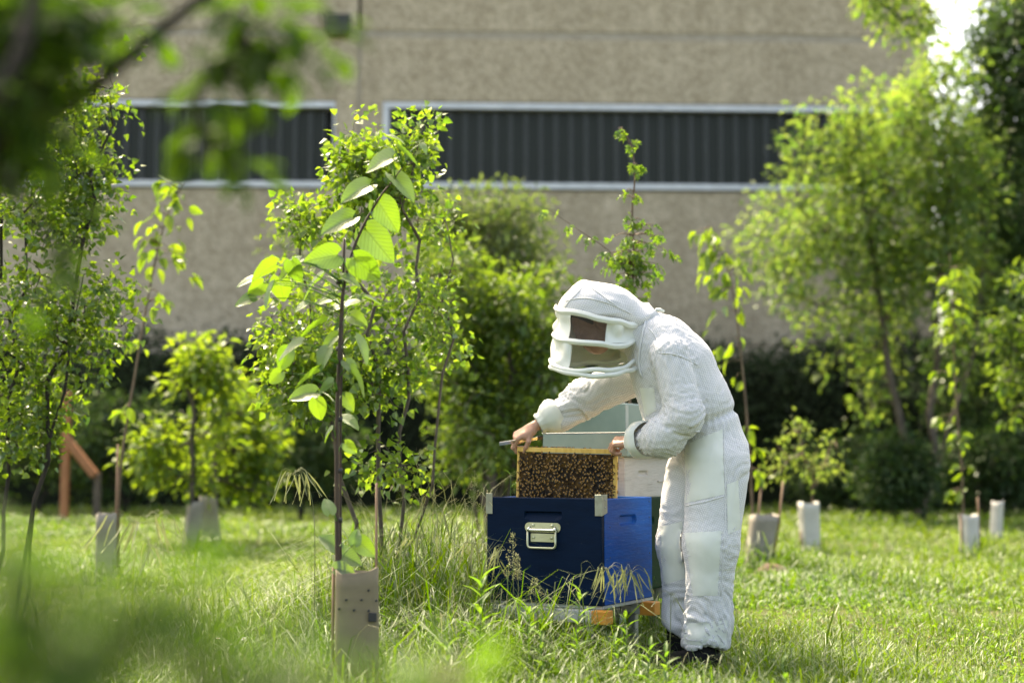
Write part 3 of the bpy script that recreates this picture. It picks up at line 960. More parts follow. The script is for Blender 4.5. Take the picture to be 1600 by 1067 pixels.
def cherry(name, label, Y, trunk_px, dense, sparse, n_dense, n_sparse, size, seed, rad0=.013, meshes=None, hang=.8):
    """sapling: hanging leaves packed round the upper stem, small tufts further down"""
    meshes = meshes or CHERRY
    rng = np.random.default_rng(seed)
    pts = [P(a, b_, Y) for a, b_ in trunk_px]
    pts[0] = np.array([pts[0][0], Y, 0.0])
    t = thing(name, label, 'sapling', pts[0])
    path = stem_path(pts, 40)
    tube('stem', path, np.linspace(rad0, .003, 40), MAT['twig'], t, 7)
    twigs = []
    for k in range(n_dense + n_sparse):
        if k < n_dense:
            d = dense[rng.integers(len(dense))]
        else:
            d = sparse[rng.integers(len(sparse))]
        cx, cy, rx, ry = d
        a = rng.uniform(0, 2 * np.pi)
        r = rng.random() ** .5
        pos = P(cx + rx * r * math.cos(a), cy + ry * r * math.sin(a), Y + rng.normal() * rx * M(Y) * .6)
        i = np.argmin(np.linalg.norm(path - pos, axis=1))
        out = pos - path[i]
        out[2] *= .3
        axis = unit(out + rng.normal(size=3) * .04) * .75 + rng.normal(size=3) * .25 + np.array([0, 0, -hang])
        nrm = unit(out) * .7 + rng.normal(size=3) * .45 + np.array([0, -.25, .45])
        put_leaf(meshes[rng.integers(len(meshes))], t, pos, axis, nrm, size * rng.uniform(.65, 1.15), rng.uniform(.85, 1.15))
        if np.linalg.norm(pos - path[i]) < .17:
            twigs.append((np.array([path[i], (path[i] + pos) / 2 + [0, 0, .015], pos]), [.0028, .002, .0012]))
    tubes('twig', twigs, MAT['twig'], t, 4)['kind'] = 'stuff'
    return t


cherry('cherry_sapling', 'leaning thin sapling with hanging leaves in the guard left of the bushy tree', 10.3,
       [(184, 912), (188, 740), (212, 580), (238, 430), (262, 335), (288, 285)],
       [(262, 350, 30, 40), (285, 330, 22, 40), (240, 400, 24, 40), (265, 300, 22, 30), (275, 390, 22, 30), (230, 360, 20, 30)], [(300, 428, 14, 8), (225, 540, 25, 12), (232, 460, 30, 30), (190, 640, 14, 10), (250, 470, 14, 14)], 62, 26, .115, 201)
cherry('cherry_sapling', 'sapling with drooping leaves right behind the beekeeper\'s back', 11.5,
       [(1178, 888), (1174, 760), (1166, 640), (1154, 520), (1142, 440), (1128, 395), (1106, 348)],
       [(1128, 400, 26, 22), (1122, 430, 30, 30), (1145, 440, 22, 30), (1105, 370, 22, 14), (1140, 480, 22, 26), (1120, 400, 18, 18)], [(1128, 560, 12, 22), (1160, 590, 26, 14), (1150, 545, 16, 18), (1172, 665, 14, 10), (1178, 705, 8, 10), (1185, 742, 8, 10), (1112, 505, 12, 14)], 74, 34, .125, 202, hang=.9)
cherry('cherry_sapling', 'tall thin sapling with a dense leafy top in the guard on the right lawn', 13.2,
       [(1505, 868), (1503, 740), (1492, 600), (1490, 500), (1484, 398)],
       [(1485, 430, 34, 22), (1487, 465, 30, 26), (1490, 505, 20, 26), (1500, 430, 22, 20), (1478, 520, 16, 24)], [(1475, 580, 18, 16), (1492, 560, 14, 16), (1480, 655, 18, 14), (1497, 690, 12, 12), (1505, 735, 12, 10), (1485, 600, 14, 14), (1492, 770, 10, 6)], 92, 48, .125, 203, hang=.7)
cherry('maple_sapling', 'slim maple sapling with lobed leaf clusters rising behind the hood', 8.0,
       [(985, 960), (984, 700), (986, 520), (990, 400), (988, 330), (992, 270), (985, 225), (970, 203)],
       [(985, 425, 34, 34), (972, 405, 34, 22), (1005, 415, 30, 28), (985, 455, 26, 22), (990, 385, 30, 20)],
       [(968, 205, 9, 6), (985, 228, 10, 10), (990, 265, 16, 9), (988, 302, 18, 12), (984, 345, 14, 14), (1000, 350, 8, 8), (960, 370, 16, 10), (1022, 362, 14, 12), (1040, 395, 18, 10), (945, 402, 14, 9), (920, 372, 14, 8), (890, 352, 12, 8), (862, 332, 16, 6)], 120, 84, .062, 204, .009, MAPLE, 1.0)
sb = bpy.data.objects['maple_sapling']
tube('side_branch', stem_path([P(988, 440, 8), P(955, 395, 8), P(905, 360, 8), P(858, 328, 8)], 12), np.linspace(.004, .0015, 12), MAT['twig'], sb, 5)


# ------------------------------------------------------------------ tree guards with stakes
MAT['guard_tan'] = surface('tan_guard_sheet', (.17, .135, .078), (.25, .20, .12), .75, 3, 6, .15, 25, cc=(.14, .12, .08), cc_scale=4, cc_amount=.4)
MAT['guard_grey'] = surface('grey_guard_sheet', (.22, .195, .155), (.33, .30, .245), .8, 4, 6, .2, 30, cc=(.18, .16, .13), cc_scale=5, cc_amount=.5)
MAT['guard_pale'] = surface('pale_guard_sheet', (.44, .43, .39), (.58, .57, .52), .7, 4, 6, .15, 30, cc=(.30, .28, .24), cc_scale=5, cc_amount=.4)


def guard(label, px, Y, w, d, h, mat, seed, lean=(0, 0), rot=0.3, taper=.0, stake=None):
    rng = np.random.default_rng(seed)
    c = G(px, Y)
    t = thing('tree_guard', label, 'tree guard', c, 'guards around the young trees')
    nz, na = 9, 28
    a = np.linspace(0, 2 * np.pi, na, endpoint=False)
    sx = np.sign(np.cos(a)) * np.abs(np.cos(a)) ** .35
    sy = np.sign(np.sin(a)) * np.abs(np.sin(a)) ** .35
    rings_o, rings_i = [], []
    for k in range(nz):
        f = k / (nz - 1)
        z = h * f + (.012 * np.cos(a * 2 + seed) if k == nz - 1 else 0)
        s = 1 + taper * f
        wob = 1 + .05 * vnoise(np.stack([np.cos(a) * 1.5, np.sin(a) * 1.5, np.full(na, f * 2.0 + seed)], 1), seed)
        for off, lst in ((0, rings_o), (-.004, rings_i)):
            x = (sx * (w / 2 + off)) * s * wob
            y = (sy * (d / 2 + off)) * s * wob
            X = x * math.cos(rot) - y * math.sin(rot) + lean[0] * f
            Yy = x * math.sin(rot) + y * math.cos(rot) + lean[1] * f
            lst.append(np.stack([c[0] + X, c[1] + Yy, np.full(na, 0.0) + z], 1))
    Vo, Vi = np.concatenate(rings_o), np.concatenate(rings_i)
    V = np.concatenate([Vo, Vi])
    Qs = []
    k = np.arange(na)
    k2 = (k + 1) % na
    for i in range(nz - 1):
        Qs.append(np.stack([i * na + k, i * na + k2, (i + 1) * na + k2, (i + 1) * na + k], 1))
        o = nz * na
        Qs.append(np.stack([o + i * na + k2, o + i * na + k, o + (i + 1) * na + k, o + (i + 1) * na + k2], 1))
    top = (nz - 1) * na
    Qs.append(np.stack([top + k, top + k2, nz * na + top + k2, nz * na + top + k], 1))
    part('sheet', V, t, None, np.concatenate(Qs), mat, True)
    if stake:
        for (ox, hh, r) in stake:
            b0 = c + np.array([ox, -d * .2, 0])
            tube('stake', np.array([b0, b0 + [lean[0] * hh / h * .6, 0, hh * .5], b0 + [lean[0] * hh / h, 0.01, hh]]), r, MAT['stake'], t, 6)
    return t


g0 = guard('tan guard sheet with small round holes around the large-leaved sapling', 558, 5.25, .155, .12, .485, MAT['guard_tan'], 1, (-.004, 0), .12, stake=[(.072, .80, .005), (-.085, .50, .006)])
for (hx, hy) in ((576, 922), (541, 937), (565, 937), (588, 938), (553, 953), (576, 954), (530, 951)):
    c = P(hx, hy, 5.180)
    bm = bmesh.new()
    bmesh.ops.create_cone(bm, cap_ends=True, segments=10, radius1=.0045, radius2=.0045, depth=.012)
    bmesh.ops.rotate(bm, verts=bm.verts, cent=(0, 0, 0), matrix=Matrix.Rotation(math.pi / 2, 3, 'X'))
    bmesh.ops.translate(bm, verts=bm.verts, vec=Vector(c))
    from_bm('vent_hole', bm, g0, MAT['black'])
box('clip', P(582, 964, 5.187), (.030, .012, .032), MAT['black'], g0, None, .002, 1)
guard('grey guard around the leaning sapling left of the bushy tree', 165, 10.3, .145, .12, .50, MAT['guard_grey'], 2, (0, 0), .2, stake=[(.07, 1.0, .008)])
guard('narrow grey guard, the nearer of the two under the bushy tree', 297, 13.8, .15, .12, .48, MAT['guard_grey'], 3, (.05, 0), .6)
guard('wide grey guard, the farther of the two under the bushy tree', 331, 14.6, .20, .14, .52, MAT['guard_grey'], 4, (-.05, 0), .2, -.15)
guard('brown guard leaning open beside the beekeeper\'s legs', 1182, 11.5, .19, .13, .45, MAT['guard_grey'], 5, (.07, 0), .25, .12, stake=[(-.06, .7, .009), (.11, .72, .009)])
guard('pale guard around the small leafy young tree', 1266, 14.0, .17, .13, .475, MAT['guard_pale'], 6, (-.01, 0), .3, .1, stake=[(-.09, .2, .01)])
guard('pale guard with an open slit around the tall thin sapling', 1516, 13.2, .16, .13, .385, MAT['guard_pale'], 7, (.0, 0), .5, stake=[(-.08, .40, .012), (.08, .55, .009)])
guard('small pale guard, the farthest one on the right lawn', 1556, 16.3, .12, .11, .42, MAT['guard_pale'], 8, (.03, 0), .7, -.05)
# ------------------------------------------------------------------ timber post with a brace
MAT['orangewood'] = surface('orange_stained_wood', (.27, .105, .04), (.38, .16, .065), .6, 6, 5, .2, 40, stretch=(4, 4, .6))
Y = 21.0
post = thing('timber_post', 'orange stained timber post with a diagonal brace at the left edge of the lawn', 'post', G(100, Y))
box('upright', G(100, Y) + [0, 0, .95], (.105, .105, 1.9), MAT['orangewood'], post, None, .01, 1)
a, b_ = P(106, 684, Y), P(152, 742, Y)
box('brace', (a + b_) / 2 + [0, -.12, 0], (np.linalg.norm(b_ - a), .09, .12), MAT['orangewood'], post, Matrix.Rotation(math.atan2(-(b_ - a)[2], (b_ - a)[0]), 3, 'Y'), .008, 1)
box('rear_upright', P(152, 740, Y) * [1, 1, 0] + [0, .02, P(152, 740, Y)[2] / 2], (.09, .09, P(152, 740, Y)[2]), MAT['bark'], post, None, .008, 1)

# ------------------------------------------------------------------ hives
MAT['navy'] = surface('navy_front', (.0008, .0075, .022), (.0014, .0105, .031), .50, 5, 6, .12, 30, stretch=(1, 1, 4), cc=(.05, .065, .075), cc_scale=18, cc_amount=.55, rough_var=.12, spec=.06, cc_lo=.66, cc_hi=.73)  # front panel tone, darker than the other blue boards of the box
MAT['blue'] = surface('royal_blue_paint', (.0006, .050, .235), (.0012, .070, .31), .45, 6, 6, .55, 16, stretch=(1, 1.2, 9), cc=(.10, .20, .36), cc_scale=11, cc_amount=.6, cc_lo=.60, cc_hi=.74, rough_var=.14, spec=.08, bump_dist=.003)
MAT['green'] = surface('dark_green_paint', (.0012, .018, .004), (.0025, .026, .007), .6, 6, 5, .15, 30, spec=.15)
MAT['whitewood'] = surface('weathered_white_wood', (.40, .37, .34), (.60, .57, .53), .8, 4, 8, .5, 14, stretch=(1.2, 1.2, 9), cc=(.20, .17, .14), cc_scale=4, cc_amount=.75, bump_dist=.004)
MAT['teal'] = surface('teal_sheet_metal', (.17, .24, .22), (.24, .31, .28), .35, 3, 5, .1, 20, metallic=.35)
MAT['whitestrip'] = surface('white_strip', (.62, .62, .58), (.74, .74, .70), .5, 6, 5, .1)
MAT['brass'] = surface('galvanised_yellow_metal', (.42, .44, .29), (.54, .55, .38), .34, 8, 5, .15, 60, metallic=.65)
MAT['galv'] = surface('dull_galvanised_metal', (.24, .26, .20), (.33, .35, .28), .42, 8, 5, .2, 60, metallic=.5, cc=(.16, .15, .11), cc_scale=20, cc_amount=.5)
MAT['chrome'] = surface('bright_steel', (.66, .66, .60), (.76, .76, .70), .22, 8, 4, .05, metallic=.9)
MAT['steel'] = surface('hive_tool_steel', (.68, .69, .70), (.78, .79, .80), .28, 8, 4, .05, metallic=.85)
MAT['rail'] = surface('grey_white_rail', (.36, .38, .35), (.48, .50, .46), .6, 5, 5, .1, cc=(.28, .26, .22), cc_scale=9, cc_amount=.5)
MAT['orangecap'] = surface('orange_end_cap', (.62, .24, .03), (.72, .31, .045), .45, 9, 4, .1, cc=(.3, .14, .04), cc_scale=10, cc_amount=.4)
MAT['legsteel'] = surface('galvanised_leg', (.30, .31, .32), (.42, .43, .44), .45, 8, 4, .1, metallic=.6)
MAT['pine'] = surface('yellow_pine', (.62, .37, .075), (.76, .50, .13), .55, 10, 6, .2, 40, stretch=(6, 6, 1))
MAT['comb'] = surface('dark_honeycomb', (.008, .004, .002), (.026, .012, .003), .5, 16, 6, .8, 160, cc=(.36, .18, .022), cc_scale=9, cc_amount=.45, spec=.2)

TH = math.radians(31)
H_ROT = Matrix.Rotation(-TH, 3, 'Z')
XH = np.array([math.cos(TH), -math.sin(TH), 0])
YH = np.array([math.sin(TH), math.cos(TH), 0])
ZH = np.array([0, 0, 1.0])
K1 = P(940, 860, 6.1) * [1, 1, 0]


def HL(K, x, y, z):
    return K + XH * x + YH * y + ZH * z


def hbox(name, K, x0, x1, y0, y1, z0, z1, mat, parent, bevel=.003, seg=2):
    return box(name, HL(K, (x0 + x1) / 2, (y0 + y1) / 2, (z0 + z1) / 2), (x1 - x0, y1 - y0, z1 - z0), mat, parent, H_ROT, bevel, seg)


def carved_panel(name, K, org, du, dv, dn, w, h, thick, scoop, mat, parent, nu=90, nv=60):
    """board w x h with a hand-hold scooped out of its face; du, dv along the face, dn outwards"""
    u = np.linspace(0, w, nu)
    v = np.linspace(0, h, nv)
    U, W_ = np.meshgrid(u, v, indexing='ij')
    dep = scoop(U, W_)
    front = org + U[..., None] * du + W_[..., None] * dv - dep[..., None] * dn
    edge = .003
    e = np.maximum(np.maximum(edge - U, U - (w - edge)), np.maximum(edge - W_, W_ - (h - edge)))
    front = front - np.clip(e, 0, edge)[..., None] * dn * .8
    V = [front.reshape(-1, 3)]
    idx = np.arange(nu * nv).reshape(nu, nv)
    Q = [np.stack([idx[:-1, :-1].ravel(), idx[1:, :-1].ravel(), idx[1:, 1:].ravel(), idx[:-1, 1:].ravel()], 1)]
    corners = np.array([org - dn * thick, org + du * w - dn * thick, org + du * w + dv * h - dn * thick, org + dv * h - dn * thick])
    V.append(corners)
    c = nu * nv
    V = np.concatenate(V)
    T, Q4 = [], list(Q)
    Q4.append(np.array([[c + 3, c + 2, c + 1, c]]))
    tri = []
    for line, a, b_ in ((idx[:, 0], c, c + 1), (idx[-1, :], c + 1, c + 2), (idx[::-1, -1], c + 2, c + 3), (idx[0, ::-1], c + 3, c)):
        half = len(line) // 2
        for i in range(len(line) - 1):
            tri.append((line[i + 1], line[i], a if i < half else b_))
        tri.append((line[half], a, b_))
    return part(name, V, parent, np.array(tri), np.concatenate(Q4), mat, False)


def slot(cx, cz, hw, hh, depth, r, soft):
    def f(U, W_):
        dx = np.maximum(np.abs(U - cx) - (hw - r), 0)
        dz = np.maximum(np.abs(W_ - cz) - (hh - r), 0)
        d = np.sqrt(dx ** 2 + dz ** 2) - r
        return depth * np.clip(-d / soft, 0, 1)
    return f


def scoop_front(U, W_):
    # flat upper edge, sloping run-out at the bottom and the ends
    x = np.abs(U - .288)
    zt, zb = .392, .352
    zbx = zb + .012 * np.clip((x - .06) / .03, 0, 1)
    f = np.clip((W_ - zbx) / (zt - zbx), 0, 1) * (W_ < zt) * (x < .090)
    return .018 * f


ZB, ZT = P(940, 947, 6.1)[2], P(940, 778.5, 6.1)[2]
hive = thing('blue_beehive', 'open blue wooden hive box with a drop handle, front panel navy', 'beehive', HL(K1, -.29, .25, ZB))
HW, HD = .575, .50
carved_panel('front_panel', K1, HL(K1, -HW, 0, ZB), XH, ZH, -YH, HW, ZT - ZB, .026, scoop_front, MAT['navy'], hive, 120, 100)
carved_panel('side_panel', K1, HL(K1, 0, .0265, ZB), YH, ZH, XH, HD - .0265, ZT - ZB - .003, .026, slot(.225, .355, .088, .0235, .016, .0235, .010), MAT['blue'], hive, 100, 110)
hbox('back_panel', K1, -HW, -.0265, HD - .026, HD, ZB, ZT - .003, MAT['blue'], hive)
hbox('rear_side_panel', K1, -HW, -HW + .026, .0265, HD - .0265, ZB, ZT - .003, MAT['blue'], hive)
hbox('floor_board', K1, -HW + .01, -.005, .012, HD + .02, ZB - .016, ZB - .001, MAT['rail'], hive)
for k in range(5):      # frames still hanging in the box
    y = .33 + k * .036
    hbox('frame_top_bar', K1, -HW + .03, -.03, y, y + .024, ZT - .035, ZT - .014, MAT['pine'], hive, .002, 1)
for (x0, lab) in ((-.030, 'near'), (-HW - .004, 'far')):
    b1 = hbox('corner_bracket', K1, x0, x0 + .034, -.0035, -.0005, ZT - .075, ZT + .016, MAT['galv'], hive, .001, 1)
    if lab == 'near':
        bm = bmesh.new()
        pts = [(.0045, -.0034, ZT - .075), (.0045, .047, ZT - .062), (.0045, .047, ZT + .016), (.0045, -.0034, ZT + .016)]
        vs = [bm.verts.new(Vector(HL(K1, *p))) for p in pts] + [bm.verts.new(Vector(HL(K1, p[0] - .003, p[1], p[2]))) for p in pts]
        for f in ((0, 1, 2, 3), (7, 6, 5, 4), (0, 4, 5, 1), (1, 5, 6, 2), (2, 6, 7, 3), (3, 7, 4, 0)):
            bm.faces.new([vs[i] for i in f])
        from_bm('bracket_wing', bm, b1, MAT['galv'])
        for z in (ZT - .008, ZT - .04):
            tube('screw', np.array([HL(K1, .004, .026, z), HL(K1, .0068, .026, z)]), .0035, MAT['legsteel'], b1, 8)
for (yy, zz) in ((.45, .05), (.45, .2), (.45, .36), (.06, .05), (.06, .2), (.06, .33), (.45, .43)):
    tube('nail', np.array([HL(K1, -.001, yy + .02, ZB + zz), HL(K1, .0012, yy + .02, ZB + zz)]), .003, MAT['black'], hive, 7)
# drop handle
hx = -HW + .288


def plate(name, cx, z0, z1, hw, r, y0, y1, mat, parent):
    bm = bmesh.new()
    vs = []
    zc, hh = (z0 + z1) / 2, (z1 - z0) / 2
    r = min(r, hh)
    ol = []
    for (sx, sz, a0) in ((1, 1, 0), (-1, 1, 90), (-1, -1, 180), (1, -1, 270)):
        for j in range(6):
            a = math.radians(a0 + 18 * j)
            ol.append((cx + sx * (hw - r) + r * math.cos(a), zc + sz * (hh - r) + r * math.sin(a)))
    f1 = [bm.verts.new(Vector(HL(K1, x, y0, z))) for x, z in ol]
    f2 = [bm.verts.new(Vector(HL(K1, x, y1, z))) for x, z in ol]
    bm.faces.new(f1)
    bm.faces.new(f2[::-1])
    n = len(ol)
    for i in range(n):
        bm.faces.new([f1[(i + 1) % n], f1[i], f2[i], f2[(i + 1) % n]])
    bmesh.ops.recalc_face_normals(bm, faces=bm.faces)
    return from_bm(name, bm, parent, mat)


hz = ZB + .345
hp = plate('handle_plate', hx, hz - .040, hz + .001, .089, .020, -.004, -.0002, MAT['brass'], hive)
plate('lower_plate', hx, hz - .082, hz - .046, .060, .004, -.0038, -.0002, MAT['brass'], hp)
for (sx, sz) in ((-.048, -.011), (.048, -.011), (-.046, -.064), (.046, -.064)):
    tube('rivet', np.array([HL(K1, hx + sx, -.003, hz + sz), HL(K1, hx + sx, -.0075, hz + sz)]), .0065, MAT['brass'], hp, 10)
lw, lz0, lz1 = .070, hz - .030, hz - .108
loop = [HL(K1, hx - lw, -.012, lz0)]
for k in range(7):
    a = math.radians(180 + 15 * k)
    loop.append(HL(K1, hx - lw + .016 + .016 * math.cos(a), -.014, lz1 + .016 + .016 * math.sin(a)))
for k in range(7):
    a = math.radians(270 + 15 * k)
    loop.append(HL(K1, hx + lw - .016 + .016 * math.cos(a), -.014, lz1 + .016 + .016 * math.sin(a)))
loop.append(HL(K1, hx + lw, -.012, lz0))
tube('handle_loop', np.array(loop), .0050, MAT['brass'], hp, 10)
tube('hinge_bar', np.array([HL(K1, hx - .066, -.010, lz0), HL(K1, hx - .062, -.011, lz0 - .001), HL(K1, hx + .062, -.011, lz0 - .001), HL(K1, hx + .066, -.010, lz0)]), .0058, MAT['chrome'], hp, 10)
for s in (-1, 1):
    tube('hinge_ear', np.array([HL(K1, hx + s * .062, -.004, lz0 + .012), HL(K1, hx + s * .066, -.013, lz0 + .004), HL(K1, hx + s * .068, -.013, lz0 - .006)]), .0062, MAT['chrome'], hp, 8)

# second hive behind
K2 = P(976, 860, 6.78) * [1, 1, 0]
z0, z1, z2, z3 = ZB - .01, P(976, 779, 6.78)[2], P(976, 713, 6.78)[2], P(976, 677, 6.78)[2]
h2 = thing('stacked_beehive', 'taller hive behind the blue one, weathered white box on a dark green box', 'beehive', HL(K2, -.25, .25, z0))
carved_panel('green_box', K2, HL(K2, 0, 0, z0), YH, ZH, XH, .50, z1 - z0, .03, slot(.25, .33, .08, .02, .012, .02, .01), MAT['green'], h2, 60, 50)
hbox('green_box_body', K2, -.40, -.031, .0, .50, z0, z1 - .002, MAT['green'], h2)
carved_panel('white_box', K2, HL(K2, .004, 0, z1 + .004), YH, ZH, XH, .50, z2 - z1 - .006, .03, slot(.20, .115, .055, .014, .010, .012, .008), MAT['whitewood'], h2, 60, 40)
hbox('white_box_body', K2, -.395, -.027, .004, .496, z1 + .004, z2 - .004, MAT['whitewood'], h2)
hbox('batten', K2, .0045, .010, .36, .49, z1 + .075, z1 + .082, MAT['whitewood'], h2, .001, 1)
rf = hbox('roof', K2, -.425, .035, -.035, .535, z2, z3, MAT['teal'], h2, .004)
hbox('roof_rim', K2, -.429, .039, -.039, .539, z3 + .001, z3 + .006, MAT['rail'], rf, .003, 1)
# third hive further back, its tall cover shows above the roof
K3 = P(976, 860, 7.75) * [1, 1, 0]
h3 = thing('covered_beehive', 'hive farthest back with a tall grey-green metal cover', 'beehive', HL(K3, -.25, .25, .25))
zc = P(976, 630, 7.75)[2]
hbox('hive_box', K3, -.40, 0, 0, .5, .25, .86, MAT['teal'], h3)
cv = hbox('cover', K3, -.42, .02, -.02, .52, .862, zc, MAT['teal'], h3, .006)
hbox('cover_edge', K3, .0205, .024, -.02, .01, .87, zc - .01, MAT['rail'], cv, .001, 1)
# stands: steel rails with orange end caps
st = thing('hive_stand', 'low steel stand with orange capped rails under the hives', 'hive stand', HL(K1, -.2, .25, 0))
zr = ZB - .018
for (yy, x0, x1, dz) in ((-.035, -.66, .030, 0), (.40, -.66, .045, 0.002)):
    r = hbox('rail', K1, x0, x1 - .062, yy, yy + .055, zr - .052, zr, MAT['rail'], st, .004)
    hbox('end_cap', K1, x1 - .0618, x1 + .012, yy - .003, yy + .058, zr - .055, zr + .002 + dz, MAT['orangecap'], r, .004)
    for lx in (-.58, -.08):
        hbox('leg', K1, lx, lx + .035, yy + .01, yy + .045, -.02, zr - .0525, MAT['legsteel'], st, .003, 1)
for xx in (-.57, -.09):
    hbox('cross_bar', K1, xx, xx + .03, .0205, .3995, zr - .045, zr - .01, MAT['legsteel'], st, .003, 1)
st2 = thing('hive_stand', 'stand with an orange capped rail under the green hive box', 'hive stand', HL(K2, -.2, .25, 0))
for yy in (.02, .42):
    r = hbox('rail', K2, -.60, .0, yy, yy + .055, z0 - .055, z0 - .003, MAT['rail'], st2, .004)
    hbox('end_cap', K2, .0005, .06, yy - .003, yy + .058, z0 - .058, z0 - .001, MAT['orangecap'], r, .004)
    for lx in (-.55, -.08):
        hbox('leg', K2, lx, lx + .035, yy + .01, yy + .045, -.02, z0 - .0555, MAT['legsteel'], st2, .003, 1)
st3 = thing('hive_stand', 'stand under the metal covered hive farthest back', 'hive stand', HL(K3, -.2, .25, 0))
for yy in (.02, .42):
    hbox('rail', K3, -.60, .05, yy, yy + .055, .19, .249, MAT['rail'], st3, .004)
    for lx in (-.55, -.08):
        hbox('leg', K3, lx, lx + .035, yy + .01, yy + .045, -.02, .1895, MAT['legsteel'], st3, .003, 1)

# ------------------------------------------------------------------ the brood frame
FLt, FRt = P(809, 698, 6.46), P(966, 702, 6.33)
XF = unit(FRt - FLt)
FWID = float(np.linalg.norm(FRt - FLt))
YF = unit(np.cross(np.array([0, 0, 1.0]), XF))        # away from the viewer
ZF = np.cross(XF, YF)
F_ROT = Matrix((XF, YF, ZF)).transposed()
FHH = .285


def FP(x, y, z):
    return FLt + XF * x + YF * y + ZF * z


def fbox(name, x0, x1, y0, y1, z0, z1, mat, parent, bevel=.0015):
    return box(name, FP((x0 + x1) / 2, (y0 + y1) / 2, (z0 + z1) / 2), (x1 - x0, y1 - y0, z1 - z0), mat, parent, F_ROT, bevel, 1)


frame = thing('brood_frame', 'yellow wooden comb frame covered in bees, lifted out of the blue hive', 'hive frame', FP(FWID / 2, 0, -FHH))
fbox('top_bar', 0, FWID, -.013, .013, -.021, 0, MAT['pine'], frame)
fbox('end_bar', 0.002, .013, -.0125, .0125, -FHH, -.0215, MAT['pine'], frame)
fbox('end_bar', FWID - .020, FWID - .002, -.0125, .0125, -FHH, -.0215, MAT['pine'], frame)
fbox('bottom_bar', .0135, FWID - .0205, -.008, .008, -FHH, -FHH + .012, MAT['pine'], frame)
# comb: thick wax slab with an uneven face and cells
nu, nv = 90, 56
U, W_ = np.meshgrid(np.linspace(.0135, FWID - .0205, nu), np.linspace(-FHH + .0125, -.0235, nv), indexing='ij')
thk = .009 + .0025 * fbm(np.stack([U * 30, W_ * 30, U * 0], -1), 3, 4)
V = np.concatenate([(FLt + U[..., None] * XF + W_[..., None] * ZF - thk[..., None] * YF).reshape(-1, 3), (FLt + U[..., None] * XF + W_[..., None] * ZF + thk[..., None] * YF).reshape(-1, 3)])
idx = np.arange(nu * nv).reshape(nu, nv)
q = np.stack([idx[:-1, :-1].ravel(), idx[1:, :-1].ravel(), idx[1:, 1:].ravel(), idx[:-1, 1:].ravel()], 1)
part('comb', V, frame, None, np.concatenate([q, q[:, ::-1] + nu * nv]), MAT['comb'], True)

# ------------------------------------------------------------------ bees
m, nt, out = new_mat('bee_body')
at = N(nt, 'ShaderNodeAttribute', attribute_name='band')
rp = N(nt, 'ShaderNodeValToRGB')
rp.color_ramp.elements[0].position = .62
rp.color_ramp.elements[1].position = .85
rp.color_ramp.elements[0].color = (.005, .003, .002, 1)
rp.color_ramp.elements[1].color = (.29, .135, .02, 1)
L(nt, at.outputs['Fac'], rp.inputs[0])
b = N(nt, 'ShaderNodeBsdfPrincipled', i_Roughness=.42)
L(nt, rp.outputs[0], b.inputs['Base Color'])
L(nt, b.outputs[0], out.inputs[0])
MAT['bee'] = m
m, nt, out = new_mat('bee_wing')
t1 = N(nt, 'ShaderNodeBsdfTransparent')
g1 = N(nt, 'ShaderNodeBsdfPrincipled', i_Roughness=.25)
g1.inputs['Base Color'].default_value = (.30, .21, .09, 1)
mx = N(nt, 'ShaderNodeMixShader', i_0=.22)
L(nt, t1.outputs[0], mx.inputs[1])
L(nt, g1.outputs[0], mx.inputs[2])
L(nt, mx.outputs[0], out.inputs[0])
MAT['wing'] = m


def ellipsoid(c, r, nlon=7, nlat=5):
    V, Q, T = [], [], []
    for i in range(1, nlat):
        a = math.pi * i / nlat
        for j in range(nlon):
            f = 2 * math.pi * j / nlon
            V.append((c[0] + r[0] * math.cos(a), c[1] + r[1] * math.sin(a) * math.cos(f), c[2] + r[2] * math.sin(a) * math.sin(f)))
    n = len(V)
    V += [(c[0] + r[0], c[1], c[2]), (c[0] - r[0], c[1], c[2])]
    for i in range(nlat - 2):
        for j in range(nlon):
            Q.append((i * nlon + j, i * nlon + (j + 1) % nlon, (i + 1) * nlon + (j + 1) % nlon, (i + 1) * nlon + j))
    for j in range(nlon):
        T.append((n, (j + 1) % nlon, j))
        T.append((n + 1, (nlat - 2) * nlon + j, (nlat - 2) * nlon + (j + 1) % nlon))
    T += [(q[0], q[1], q[2]) for q in Q] + [(q[0], q[2], q[3]) for q in Q]
    return np.array(V), np.array(T)


bV, bT, bB, bM = [], [], [], []
off = 0
for (c, r, kind) in (((-.0036, 0, .0028), (.0048, .0024, .0024), 'a'), ((.0022, 0, .0032), (.0024, .0022, .0021), 't'), ((.0050, 0, .0027), (.0013, .0016, .0015), 'h')):
    v, t = ellipsoid(c, r)
    bV.append(v)
    bT.append(t + off)
    off += len(v)
    bB.append(.5 + .5 * np.sin((v[:, 0] + .008) * 2 * np.pi / .0026) if kind == 'a' else np.full(len(v), .50 if kind == 't' else 0.))
    bM.append(np.zeros(len(t)))
for s in (-1, 1):
    v = np.array([[.002, s * .0012, .0052], [-.002, s * .0042, .0056], [-.0072, s * .0042, .0050], [-.0062, s * .0012, .0052]])
    bV.append(v)
    bT.append(np.array([[0, 1, 2], [0, 2, 3]]) + off)
    off += 4
    bB.append(np.zeros(4))
    bM.append(np.ones(2))
    for k in range(3):   # legs
        x = .0035 - k * .0018
        v = np.array([[x, s * .001, .002], [x + .0006, s * .001, .002], [x + (.001 - k * .0012), s * .005, .0002]])
        bV.append(v)
        bT.append(np.array([[0, 1, 2]]) + off)
        off += 3
        bB.append(np.zeros(3))
        bM.append(np.zeros(1))
bV, bT, bB, bM = np.concatenate(bV), np.concatenate(bT), np.concatenate(bB), np.concatenate(bM)


